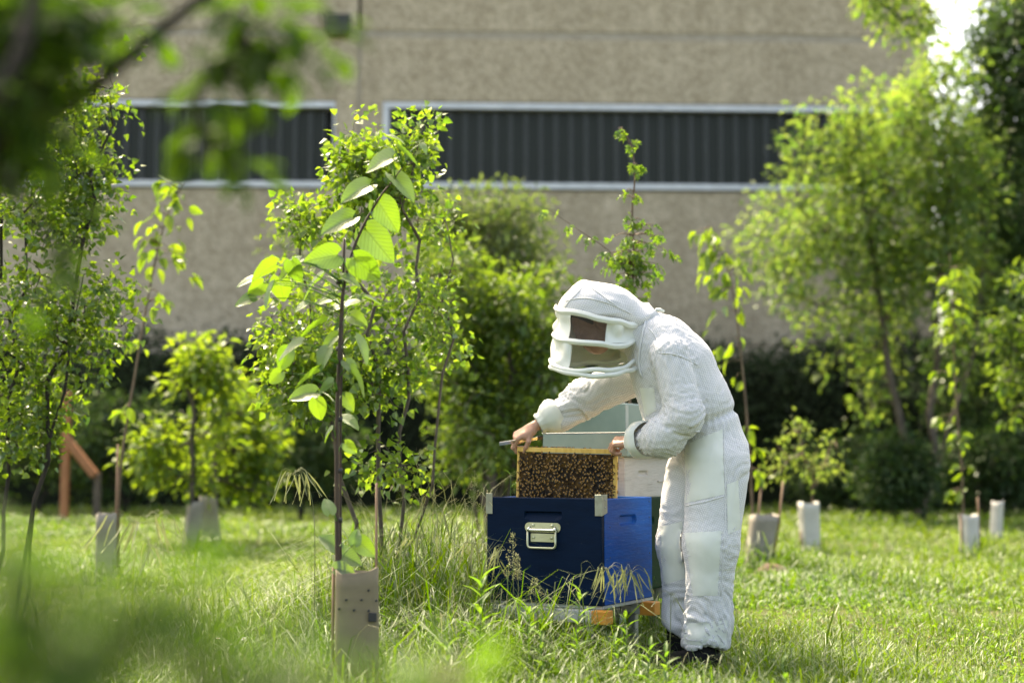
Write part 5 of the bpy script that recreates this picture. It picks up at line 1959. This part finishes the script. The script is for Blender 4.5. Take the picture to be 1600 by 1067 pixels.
strip('veil_window', 0, 228, 280, MAT['veil'], bulge=.004)
strip('veil_cloth', 0, 280, 588, MAT['plain'], 110, 11, .005, .030, 3)
strip('veil_window', 1, 233, 338, MAT['veil_pale'], bulge=.002, wav=.001)
strip('veil_cloth', 1, 338, 593, MAT['plain'], 100, 9, .003, .026, 5)


def band(i, z0, z1, bulge, seed):
    """padded cloth band round the veil"""
    ph = np.linspace(0, 2 * np.pi, 97)[:-1]
    rows = []
    m_ = 11
    for k in range(m_):
        f = k / (m_ - 1)
        b_ = bulge * math.sin(math.pi * f) ** .6 if 0 < f < 1 else -.002
        p = ring_pt(i, ph, 1.0, z0 * (1 - f) + z1 * f)
        c = (p[0] + p[48]) / 2
        out = unit((p - c) * [1, 1, 0])
        crease = .0022 * np.abs(np.sin(math.pi * f * 2)) if abs(z1 - z0) > .025 else 0
        p = p + out * (b_ * (1 + .35 * vnoise(p * 15, seed)) + .004 * vnoise(p * 9, seed + 1) - crease)[:, None]
        p[:, 2] += .009 * vnoise(np.stack([np.cos(ph) * 2.4, np.sin(ph) * 2.4, ph * 0 + seed], 1), seed)
        rows.append(p)
    V = np.concatenate(rows)
    n = 96
    k = np.arange(n)
    k2 = (k + 1) % n
    Q = np.concatenate([np.stack([r * n + k, (r + 1) * n + k, (r + 1) * n + k2, r * n + k2], 1) for r in range(m_ - 1)])
    part('piping', V, hood, None, Q, MAT['plain'], True)


band(0, .020, -.010, .009, 2)
band(1, .006, -.020, .008, 4)
band(2, .008, -.014, .008, 6)
band(2, -.013, -.036, .010, 8)
R1N = unit(np.cross(ring_pt(0, np.array([0.]))[0] - ring_pt(0, np.array([np.pi]))[0], ring_pt(0, np.array([np.pi / 2]))[0] - ring_pt(0, np.array([-np.pi / 2]))[0]))
R1C = P(934, 495, VY)


def cap_sdf(p):
    d = ell(p, P(924, 487, 6.175), (.146, .150, .116))
    d = smin(d, cone(p, P(914, 456, 6.17), P(911, 446, 6.17), .045, .020), .05)
    d = smin(d, cone(p, P(950, 487, 6.18), P(1022, 507, 6.19), .092, .062, (1, .8, 1)), .07)
    cut = -((p - R1C.astype(np.float32)) @ R1N.astype(np.float32)) - .004
    keep = (p - P(985, 500, 6.18).astype(np.float32)) @ np.array([1, 0, 0], np.float32)
    return np.maximum(d, np.where(keep > 0, -1.0, cut))


cv_, cq_ = surface_nets(cap_sdf, P(924, 487, 6.175) - .30, P(1010, 470, 6.175) + .30, .0075)
cv_ = relax(cv_, cq_, 2)
cn_ = vert_normals(cv_, cq_)
pk = P(913, 444, 6.17)
cv_ = cv_ + cn_ * (.009 * vnoise(cv_ * 7, 71) + .006 * (1 - 2 * np.abs(vnoise(cv_ * [7, 7, 15], 72))) + .010 * (1 - 2 * np.abs(vnoise(cv_ * 11, 73))) * np.clip((cv_[:, 0] - P(950, 0, 6.1)[0]) / .12, 0, 1))[:, None]
part('hood_cap', cv_, hood, None, cq_, MAT['suit'], True)
BV_SUIT = BV
BV = BVHTree.FromPolygons([Vector(v) for v in cv_], [tuple(q) for q in cq_])
for line in ([(913, 442), (905, 455), (890, 470), (878, 488)], [(913, 442), (935, 458), (960, 476), (985, 490)], [(884, 470), (915, 466), (950, 474), (975, 486)]):
    run = [q for q in (on_suit(x, y, .0012) for x, y, _ in spline(np.array([(a, b2, 0) for a, b2 in line], float), 20)) if q is not None]
    if len(run) > 4:
        tube('hood_seam', np.array(run), .0024, MAT['seam'], hood, 6)
BV = BV_SUIT
tube('zip_pull', np.array([P(1024, 484, 6.13), P(1031, 484, 6.13), P(1038, 487, 6.13)]), [.007, .009, .006], MAT['plain'], hood, 6)
tube('hood_zip', np.array([on for on in (on_suit(x, y, .004) for x, y in spline(np.array([(1010, 500, 0), (1003, 530, 0), (999, 560, 0), (1003, 590, 0)], float), 16)[:, :2]) if on is not None]), .0048, MAT['seam'], hood, 6)

# boots
for (a, toe, lab) in (((1096, 1010, 6.08), (-.17, -.07), 'l'), ((1062, 1004, 6.31), (-.17, -.05), 'r')):
    c = P(*a)
    c[2] = 0
    tdir = np.array([toe[0], toe[1], 0])

    def boot_sdf(p, c=c, tdir=tdir):
        d = cone(p, c + [0, 0, .18], c + [.01, 0, .055], .062, .056)
        d = smin(d, cone(p, c + [.03, 0, .050], c + tdir + [0, 0, .042], .052, .048, (1, 1, 1.1)), .04)
        return np.maximum(d, -(p[:, 2] - .004))
    v, q = surface_nets(boot_sdf, c + [-.26, -.16, -.02], c + [.14, .12, .26], .008)
    v = relax(v, q, 1)
    part('boot', v, person, None, q, MAT['boot'], True)

# hive tool in the far hand
tool = thing('hive_tool', 'flat steel hive tool held in the outstretched hand', 'hive tool', P(810, 689, 6.42))
a, b_ = P(780, 693.5, 6.432), P(840, 684.5, 6.452)
d = unit(b_ - a)
tr_ = Matrix((d, unit(np.cross([0, 0, 1.0], d)), unit(np.cross(d, unit(np.cross([0, 0, 1.0], d)))))).transposed()
tr2 = tr_ @ Matrix.Rotation(math.radians(-28), 3, 'X')
box('blade', (a + b_) / 2, (float(np.linalg.norm(b_ - a)), .030, .0026), MAT['steel'], tool, tr2, .001, 1)
box('black_grip', b_ + d * .012, (.026, .0315, .006), MAT['black'], tool, tr2, .002, 1)

# ------------------------------------------------------------------ grass
RG = np.random.default_rng(900)


def bumpf(x, y, px, Y, r, ry=None):
    c = G(px, Y)
    return np.exp(-((x - c[0]) / r) ** 2 - ((y - c[1]) / (ry or r)) ** 2)


def grass_h(x, y):
    """how tall the sward stands: mown lawn, long meadow grass left of and around the hives"""
    h = .050 + .028 * (fbm(np.stack([x * .8, y * .8, x * 0], -1), 3, 8) + .3)
    h = np.maximum(h, .035)
    h = h + .38 * bumpf(x, y, 690, 7.0, .52, .9) + .22 * bumpf(x, y, 640, 8.2, .5, 1.2)
    h = h + .06 * bumpf(x, y, 860, 5.6, .8, .35) + .13 * bumpf(x, y, 850, 6.2, .50, .3) + .075 * bumpf(x, y, 880, 5.80, .50, .22) + .07 * bumpf(x, y, 560, 5.3, .5, .4)
    h = h + .12 * bumpf(x, y, 1190, 11.3, .35) + .10 * bumpf(x, y, 1520, 13.0, .4) + .06 * bumpf(x, y, 1266, 13.9, .3) + .12 * bumpf(x, y, 165, 10.1, .4) + .06 * bumpf(x, y, 300, 13.6, .5)
    h = h + .09 * bumpf(x, y, 250, 7.2, 1.0, 1.2) + .05 * bumpf(x, y, 1250, 5.8, .5, .5) + .12 * bumpf(x, y, 1000, 7.3, .6, .5)
    h = h * (1 - .80 * bumpf(x, y, 1062, 5.80, .22, .45))
    return h


def bare(x, y):
    n = fbm(np.stack([x * .9, y * .5, x * 0], -1), 3, 77)
    return np.clip(1.2 * bumpf(x, y, 90, 9.6, .45, .5) + 1.0 * bumpf(x, y, 660, 15.5, 1.0, .7) + .9 * bumpf(x, y, 1195, 10.9, .2, .3) + .5 * np.clip(n - .55, 0, 1), 0, .9)


def in_hive(x, y):
    d = np.stack([x, y], -1) - K1[:2]
    u, v = d @ XH[:2], d @ YH[:2]
    return (u > -.62) & (u < .0) & (v > .02) & (v < .48)


def blades(n, y0, y1, wmul, hmul, name, label, power=1.0, keep_h=None):
    f = RG.random(n)
    yy = (y0 ** -power + f * (y1 ** -power - y0 ** -power)) ** (-1 / power)
    xx = RG.uniform(-1, 1, n) * (yy * .375 + .25)
    cl = vnoise(np.stack([xx * 7, yy * 7, xx * 0], -1), 14)
    ok = (RG.random(n) > bare(xx, yy)) & (RG.random(n) < .55 + .45 * cl + .2) 
    xx, yy, cl = xx[ok], yy[ok], cl[ok]
    n = len(xx)
    hs = grass_h(xx, yy) * RG.gamma(6, 1 / 6, n) * hmul * (1 + .35 * cl)
    hs = np.clip(hs, .015, .75)
    w = (.0009 + .0019 * RG.random(n) ** 2) * wmul * (1 + hs * 1.2)
    az = RG.uniform(0, 2 * np.pi, n)
    lean = np.stack([np.cos(az), np.sin(az), np.zeros(n)], 1)
    bend = RG.uniform(.2, 1.5, n) ** 1.0
    side = np.stack([-np.sin(az), np.cos(az), np.zeros(n)], 1)
    tw = RG.uniform(-.8, .8, n)
    side = side * np.cos(tw)[:, None] + lean * np.sin(tw)[:, None]
    b0 = np.stack([xx, yy, ground_z(xx, yy) - .004], 1)
    up = np.array([0, 0, 1.0])
    m1 = b0 + up * (hs * .45)[:, None] + lean * (hs * bend * .14)[:, None]
    m2 = b0 + up * (hs * (.86 - bend * .14))[:, None] + lean * (hs * bend * .50)[:, None]
    tp = b0 + up * (hs * (1.02 - bend * .44))[:, None] + lean * (hs * bend * 1.0)[:, None]
    sw = side * w[:, None]
    V = np.stack([b0 - sw, b0 + sw, m1 - sw, m1 + sw, m2 - sw * .7, m2 + sw * .7, tp], 1).reshape(-1, 3)
    o = (np.arange(n) * 7)[:, None]
    Q = np.concatenate([o + [0, 1, 3, 2], o + [2, 3, 5, 4]])
    T = o + [4, 5, 6]
    patchy = np.clip(.42 + .5 * fbm(np.stack([xx * .6, yy * .35, xx * 0], -1), 3, 31), 0, 1)
    rnd = np.clip(patchy * .75 + RG.normal(size=n) * .22 + (RG.random(n) < .06) * .8, 0, 1.25)
    ob = part(name, V, None, T, Q, MAT['grass'], True, {'rnd': np.repeat(rnd, 7)})
    tag(ob, label, 'grass', kind='stuff')


blades(240000, 3.1, 8.5, 1.0, 1.0, 'grass', 'sunlit green grass in the front of the lawn around the hives', 1.6)
blades(120000, 8.5, 16.0, 2.0, 1.05, 'grass', 'bright mown grass of the middle lawn between the guards', .8)
blades(60000, 16.0, 27.0, 4.5, 1.2, 'grass', 'grass at the back of the lawn running into the hedge shade', .5)

# dry stalks and arching meadow stems amid the long grass (nobody could count them)
n = 420
c = G(690, 7.0)
xx = np.concatenate([c[0] + RG.normal(size=n) * .45, RG.uniform(-2.6, 2.9, 450)])
yy = np.concatenate([c[1] + RG.normal(size=n) * .75, RG.uniform(4.2, 9.0, 450)])
ok = (yy > 4.6) & ~in_hive(xx, yy)
xx, yy = xx[ok], yy[ok]
n = len(xx)
hs = (grass_h(xx, yy) * RG.uniform(.9, 1.7, n) + .05)
az = RG.uniform(0, 2 * np.pi, n)
ln = np.stack([np.cos(az), np.sin(az), np.zeros(n)], 1)
b0 = np.stack([xx, yy, np.zeros(n)], 1)
bend = RG.uniform(.2, 1.1, n)
fr = np.linspace(0, 1, 6)
pts = b0[:, None] + np.array([0, 0, 1.0]) * (hs[:, None] * np.sin(fr * (1.2 + bend[:, None] * .7)) / 1.0)[..., None] + ln[:, None] * (hs[:, None] * bend[:, None] * fr ** 2 * .9)[..., None]
sd = np.stack([-np.sin(az), np.cos(az), np.zeros(n)], 1) * .0011
V = np.concatenate([(pts - sd[:, None]), (pts + sd[:, None])], 1)
idx = np.arange(n)[:, None] * 12
Q = np.concatenate([idx + [k, k + 1, 6 + k + 1, 6 + k] for k in range(5)])
ob = part('dry_grass', V.reshape(-1, 3), None, None, Q, MAT['straw'], True, {'rnd': np.repeat(RG.random(n), 12)})
tag(ob, 'pale dry grass stalks mixed into the long grass by the hives', 'grass', kind='stuff')

# low broad-leaved herbs in the sward
n = 16000
yy = (3.6 ** -1.2 + RG.random(n) * (11.0 ** -1.2 - 3.6 ** -1.2)) ** (-1 / 1.2)
xx = RG.uniform(-1, 1, n) * (yy * .37 + .2)
ok = vnoise(np.stack([xx * 2.2, yy * 2.2, xx * 0], -1), 91) > -.1
xx, yy = xx[ok], yy[ok]
n = len(xx)
pos = np.stack([xx, yy, RG.uniform(.015, .6, n) * grass_h(xx, yy) + .01], 1)
ax_ = np.stack([RG.normal(size=n), RG.normal(size=n), RG.uniform(.1, 1.0, n)], 1)
V, F, r = leaves_arrays(LEAF_OVATE, pos, ax_, RG.normal(size=(n, 3)) * .4 + [0, 0, 1], RG.uniform(.018, .048, n), RG.uniform(.010, .022, n), RG)
ob = part('ground_cover', V, None, F, None, MAT['weed'], False, {'rnd': r})
tag(ob, 'small broad-leaved herbs growing low in the grass', 'herbs', kind='stuff')


# ------------------------------------------------------------------ drooping grasses in flower
def brome(label, Y, px_pts, n_sp, length, seed, spread=60, mat='straw'):
    rng = np.random.default_rng(seed)
    pts = [P(a, b_, Y + dy) for a, b_, dy in px_pts]
    pts[0] = np.array([pts[0][0], pts[0][1], 0.0])
    t = thing('drooping_grass', label, 'grass plant', pts[0], 'flowering grass stems')
    path = spline(np.array(pts), 30)
    tube('stalk', path, np.linspace(.0020, .0010, 30), MAT[mat], t, 5)
    tip = path[-1]
    fine = []
    sm = BROME
    for k in range(n_sp):
        i = 29 - int(abs(rng.normal()) * 3.5)
        p = path[max(i, 18)]
        a = rng.uniform(0, 2 * np.pi)
        out = np.array([math.cos(a), math.sin(a) * .7, 0])
        r1 = rng.uniform(.15, 1.0) * spread * M(Y)
        q = p + out * r1 + np.array([0, 0, .35 * r1 - rng.uniform(0, .4) * r1])
        fine.append((spline([p, p * .5 + q * .5 + [0, 0, .3 * r1], q], 7), .0006))
        put = put_leaf(sm, t, q, out * .5 + np.array([0, 0, -1.0]) + rng.normal(size=3) * .2, rng.normal(size=3), length * rng.uniform(.7, 1.2), 1.0)
        put.name = 'spikelet'
    tubes('fine_stalk', fine, MAT[mat], t, 3)
    # a few long narrow blades at the base
    return t


tt = np.linspace(0, 1, 6)
BROME = leaf_mesh('spikelet', 6, 3, lambda T: .026 * np.sin(np.pi * np.clip(T, .02, 1) ** .7) + .005, .4, .12, 0, MAT['straw'], 0, 12)
brome('arching grass stem with a drooping head in front of the navy panel', 5.6, [(800, 1040, 0), (830, 960, 0), (880, 915, .05), (920, 893, .05), (950, 890, .05)], 16, .105, 301, 34)
brome('arching grass stem drooping in front of the royal blue side', 5.65, [(880, 1050, 0), (930, 950, 0), (955, 905, 0), (985, 897, .02)], 20, .115, 302, 40)
brome('short flowering grass stem against the white trouser leg', 5.7, [(1045, 1045, 0), (1048, 960, 0), (1048, 925, 0)], 7, .085, 303, 22)
brome('tall grass stem nodding against the bushes left of the sapling', 5.9, [(490, 960, 0), (492, 850, 0), (485, 770, 0), (465, 742, 0), (455, 742, 0)], 18, .13, 304, 34)
brome('long arching grass stem over the left lawn', 5.0, [(480, 1060, 0), (400, 950, 0), (320, 870, 0), (250, 820, 0), (200, 818, 0)], 16, .12, 305, 60)
brome('second long arching grass stem below the first on the left lawn', 4.9, [(440, 1050, 0), (360, 930, 0), (280, 870, 0), (230, 850, .05)], 12, .11, 306, 50)
brome('grass stem leaning across the left edge of the navy panel', 5.85, [(735, 990, 0), (748, 920, 0), (765, 870, 0), (790, 858, 0)], 10, .10, 307, 26)
brome('flowering grass stem between the guard and the hives', 6.3, [(655, 960, 0), (650, 880, 0), (660, 820, 0), (680, 800, 0)], 12, .10, 308, 34)
brome('flowering grass stem close to the tan guard', 5.6, [(620, 1000, 0), (625, 900, 0), (640, 850, 0), (665, 838, 0)], 12, .10, 309, 34)
brome('grass stem bent towards the left end of the hive', 6.0, [(700, 990, 0), (705, 890, 0), (722, 850, 0), (742, 850, 0)], 12, .10, 310, 30)


def panicle(label, Y, px, py0, py1, w, seed, lean=0):
    """upright branched seed head"""
    rng = np.random.default_rng(seed)
    top = P(px + lean, py0, Y)
    base = P(px, 1030, Y)
    base[2] = 0
    t = thing('seed_head', label, 'grass plant', base, 'upright grass seed heads')
    path = spline([base, (base + top) / 2 + [.01, 0, 0], top], 20)
    tube('stalk', path, np.linspace(.0026, .0010, 20), MAT['straw'], t, 5)
    n = 200
    f = rng.random(n) ** .8
    s = M(Y)
    z = -f * (py1 - py0) * s
    r = (np.abs(np.sin(f * 9)) * .5 + .5) * w * s * (.25 + f * .75) * rng.random(n) ** .5
    a = rng.uniform(0, 2 * np.pi, n)
    pos = top + np.stack([np.cos(a) * r - lean * s * f * (py1 - py0) / max(1030 - py0, 1), np.sin(a) * r, z], 1)
    V, F, rr = leaves_arrays(LEAF_SIMPLE, pos, np.stack([np.cos(a), np.sin(a), rng.uniform(-.2, 1.2, n)], 1), rng.normal(size=(n, 3)), .0075, .0036, rng)
    o = part('seeds', V, t, F, None, MAT['straw'], False, {'rnd': rr})
    o['kind'] = 'stuff'


panicle('dense pale seed head standing before the navy panel', 5.75, 795, 830, 900, 13, 401, 6)
panicle('small round seed head low before the navy panel', 5.7, 838, 903, 930, 15, 402, -3)
panicle('tall leaning seed head left of the hive', 6.7, 722, 735, 800, 16, 403, 20)
panicle('low seed head beside the dense pale one', 5.75, 806, 865, 905, 8, 404, 2)


# ------------------------------------------------------------------ leafy weeds
def weed(label, Y, px, top_py, n, leaf, seed, lean=0):
    rng = np.random.default_rng(seed)
    base = G(px, Y)
    top = P(px + lean, top_py, Y)
    t = thing('leafy_weed', label, 'weed', base, 'leafy weeds in front of the hives')
    path = spline([base, (base + top) / 2 + rng.normal(size=3) * .01, top], 14)
    tube('stem', path, np.linspace(.0035, .0016, 14), MAT['weed'], t, 6)
    for k in range(n):
        f = (k + 1) / n
        p = path[min(13, int(f * 13.5))]
        a = k * 2.4 + rng.normal() * .25
        up = .25 + 1.1 * f
        ax_ = np.array([math.cos(a), math.sin(a), up])
        put_leaf(WEED[k % 2], t, p, ax_, np.array([-math.cos(a) * .6, -math.sin(a) * .6, 1.0]), leaf * (1.05 - .35 * f) * rng.uniform(.85, 1.1), 1.0)


WEED = [leaf_mesh('weed_leaf', 8, 5, lambda T: .125 * np.sin(np.pi * T ** .75) + .008, .3, .30, .0, MAT['weed'], .0, s) for s in (20, 21)]
weed('bright lance-leaved weed at the left foot of the navy panel', 5.55, 757, 905, 22, .115, 501, -4)
weed('leafy weed hiding the middle of the front rail', 5.5, 820, 950, 18, .095, 510, 4)
weed('leafy weed just right of the orange rail cap', 5.6, 985, 965, 16, .085, 511, -8)
weed('bright lance-leaved weed in front of the orange rail cap', 5.45, 893, 925, 18, .085, 502, 14)
weed('short lance-leaved weed under the hive stand', 5.35, 845, 985, 14, .085, 503)
weed('weed with broad leaves in front of the black boots', 5.2, 1010, 1010, 12, .080, 504, 6)
weed('low weed left of the front boots', 5.3, 965, 1000, 12, .075, 505, -6)
weed('pale weed at the bottom edge below the boots', 5.0, 1040, 1020, 12, .08, 506)
weed('low weed at the bottom between guard and hive', 4.9, 700, 1010, 14, .085, 507)
weed('weed leaf shoot on the right lawn at the bottom edge', 4.6, 1222, 1035, 4, .07, 508)
weed('leafy stem peeping up behind the navy panel', 6.9, 798, 742, 10, .07, 509)

# ------------------------------------------------------------------ small white flowers in the lawn
pv_, pf_ = [], []
m_ = MAT['petal'] = surface('white_petal', (.70, .70, .66), (.80, .80, .76), .6, 20, 3, 0)
MAT['yolk'] = surface('yellow_centre', (.6, .42, .05), (.7, .5, .08), .7, 20, 3, 0)
bm = bmesh.new()
n = 10
for k in range(n):
    a = 2 * math.pi * k / n
    b2 = .22
    pr_ = [(math.cos(a - b2) * .35, math.sin(a - b2) * .35, .02), (math.cos(a - b2) * .95, math.sin(a - b2) * .95, .12), (math.cos(a) * 1.08, math.sin(a) * 1.08, .13), (math.cos(a + b2) * .95, math.sin(a + b2) * .95, .12), (math.cos(a + b2) * .35, math.sin(a + b2) * .35, .02)]
    bm.faces.new([bm.verts.new(p) for p in pr_])
pet_me = bpy.data.meshes.new('petals')
bm.to_mesh(pet_me)
bm.free()
pet_me.materials.append(MAT['petal'])
bm = bmesh.new()
bmesh.ops.create_uvsphere(bm, u_segments=8, v_segments=5, radius=.4)
bmesh.ops.scale(bm, verts=bm.verts, vec=(1, 1, .55))
yol_me = bpy.data.meshes.new('flower_centre')
bm.to_mesh(yol_me)
bm.free()
yol_me.materials.append(MAT['yolk'])
stV, stQ, stT = tube_arrays([(np.array([[0, 0, -8], [.3, 0, -4], [0, 0, 0.]]), .12)], 5)
stm_me = mesh_data('flower_stem', stV, stT, stQ, [MAT['weed']])
fl = [(1350, 842, 1.3), (1325, 862, .9), (1372, 862, .9), (1530, 910, 1), (1498, 920, 1), (1358, 938, .8), (1455, 963, 1), (1400, 1000, 1.2), (1562, 970, 1), (1453, 1014, 1.1), (1335, 872, .8), (1590, 912, .9),
      (265, 990, 1.2), (310, 990, 1), (345, 995, 1.1), (358, 993, .9), (332, 1004, .9), (180, 1022, 1.3), (210, 1020, 1.1), (250, 1022, 1), (130, 988, 1.1), (45, 952, .9), (95, 940, .8), (380, 1042, 1.1), (340, 1040, 1), (450, 1000, .9), (470, 975, .8), (540, 1040, .9), (20, 868, .8), (36, 870, .7), (640, 1020, .9), (1290, 1030, 1), (1240, 985, .9), (1100, 1050, .8), (415, 1012, .9), (220, 1045, 1.1)]
for (fx, fy, s) in fl:
    a = math.atan((fy - 533.5) / FPX) - PITCH
    Yf = CAM_H / math.tan(a)
    c = G(fx, Yf)
    h = float(grass_h(np.array(c[0]), np.array(c[1]))) * .9 + .02
    f = thing('daisy', 'small white daisy dotted in the lawn', 'flower', c, 'white daisies in the grass')
    r = .010 * s
    for me, nm in ((pet_me, 'petals'), (yol_me, 'centre'), (stm_me, 'stem')):
        o = bpy.data.objects.new(nm, me)
        COL.objects.link(o)
        o.parent = f
        o.location = (0, 0, h + (.001 if nm == 'centre' else 0))
        o.scale = (r, r, r if nm != 'stem' else h / 8)
        if nm != 'stem':
            o.rotation_euler = (RG.normal() * .35 + .25, RG.normal() * .35, RG.uniform(0, 6))
# tuft of dug earth by the leaning guard
c = G(1206, 11.0)
ang = np.linspace(0, 2 * np.pi, 18, endpoint=False)
V = [[c[0], c[1], .10]]
for k, r in enumerate((.06, .11, .16)):
    for a in ang:
        rr = r * (1 + .25 * vnoise(np.array([[math.cos(a) * 2, math.sin(a) * 2, k]]), 6)[0])
        V.append([c[0] + rr * math.cos(a), c[1] + rr * math.sin(a), (.085, .05, -.01)[k] + .02 * vnoise(np.array([[a * 3, k * 4.0, 1]]), 4)[0]])
T = [(0, 1 + i, 1 + (i + 1) % 18) for i in range(18)]
Q = [(1 + k * 18 + i, 1 + (k + 1) * 18 + i, 1 + (k + 1) * 18 + (i + 1) % 18, 1 + k * 18 + (i + 1) % 18) for k in range(2) for i in range(18)]
MAT['earth'] = surface('dug_earth', (.07, .045, .028), (.15, .10, .065), .95, 20, 6, .8, 60, bump_dist=.02)
tag(part('earth_mound', np.array(V), None, np.array(T), np.array(Q), MAT['earth'], True), 'small brown heap of dug earth at the foot of the leaning guard', 'earth mound')

# ------------------------------------------------------------------ blurred growth close to the camera
MAT['nearlow'] = leaf_mat('near_low_leaf', (.030, .075, .012), (.055, .115, .018), (.06, .17, .010), (.14, .28, .018), .45, .02, .5)
Y = 2.0
woody('near_tree', 'dark branches with soft green leaves hanging in close at the upper left', 'tree', (-1.55, 2.0, 0),
      [np.array([(-1.55, 2.0, 0), (-1.5, 2.0, .6), (-1.35, 2.0, 1.0), (-1.1, 2.0, 1.12)]),
       np.concatenate([[(-1.1, 2.0, 1.12)], stem_path([P(-60, 330, Y), P(20, 220, Y), P(80, 115, Y), P(135, 0, Y), P(160, -80, Y)], 10)]),
       np.concatenate([[(-1.1, 2.0, 1.12)], stem_path([P(-60, 300, Y), P(40, 205, Y), P(130, 150, Y), P(210, 80, Y), P(310, 0, Y), P(370, -60, Y)], 12)]),
       np.concatenate([[(-1.1, 2.0, 1.12)], stem_path([P(-80, 220, Y - .25), P(20, 110, Y - .25), P(60, -20, Y - .25)], 8)])],
      [EL(50, 50, Y - .08, 80, 80, .12, 8000), EL(20, 200, Y - .08, 50, 80, .12, 5000), EL(110, 30, Y, 60, 50, .10, 2500), EL(10, 130, Y - .15, 60, 140, .1, 6000), EL(400, 60, Y - .05, 60, 45, .07, 1700), EL(480, 75, Y - .05, 40, 36, .07, 1100), EL(345, 130, Y - .05, 45, 50, .07, 1400), EL(340, 225, Y - .08, 50, 45, .08, 1500), EL(200, 25, Y, 50, 30, .08, 700), EL(90, 400, Y - .15, 60, 60, .08, 500), EL(60, 470, Y - .15, 50, 50, .08, 350)],
      200, 4, .026, LEAF_OVATE, .048, .6, MAT['near'], MAT['darkbark'], 601, tip_r=.0018, cap=.0125, trunk_r=.0125, droop=.5, foliage_name='crown')
Y = .80
woody('near_shrub', 'out-of-focus leafy shrub close to the camera at the lower left', 'shrub', (-.16, .8, 0),
      [np.array([(-.16, .8, 0), (-.22, .8, .4), (-.25, .8, .66)]), np.array([(-.16, .8, 0), (-.15, .79, .4), (-.13, .79, .64)]), np.array([(-.16, .8, 0), (-.08, .8, .6)]), np.array([(-.16, .8, 0), (-.29, .79, .70)])],
      [EL(20, 1000, Y, 60, 90, .04, 4500), EL(130, 1030, Y, 80, 60, .04, 3300), EL(190, 970, Y, 60, 50, .04, 1200), EL(290, 920, Y, 50, 36, .03, 700), EL(320, 1050, Y, 80, 36, .04, 1700), EL(440, 960, Y, 40, 24, .03, 400), EL(80, 910, Y, 60, 50, .03, 900), EL(470, 1060, Y, 70, 30, .03, 900), EL(590, 1075, Y, 70, 30, .03, 800), EL(0, 880, Y, 50, 60, .03, 900)],
      115, 4, .009, LEAF_OVATE, .021, .62, MAT['nearlow'], MAT['twig'], 602, tip_r=.0008, cap=.0025, droop=.2)
Y = 1.2
woody('near_sprig', 'blurred yellow-green sprig at the bottom edge near the middle', 'plant', G(680, Y),
      [np.array([G(680, Y), P(680, 1080, Y)])],
      [EL(700, 1050, Y, 50, 22, .06), EL(660, 1055, Y, 30, 20, .04, 200)], 9, 4, .014, LEAF_OVATE, .034, .6, MAT['weed'], MAT['twig'], 603, tip_r=.002, cap=.005)
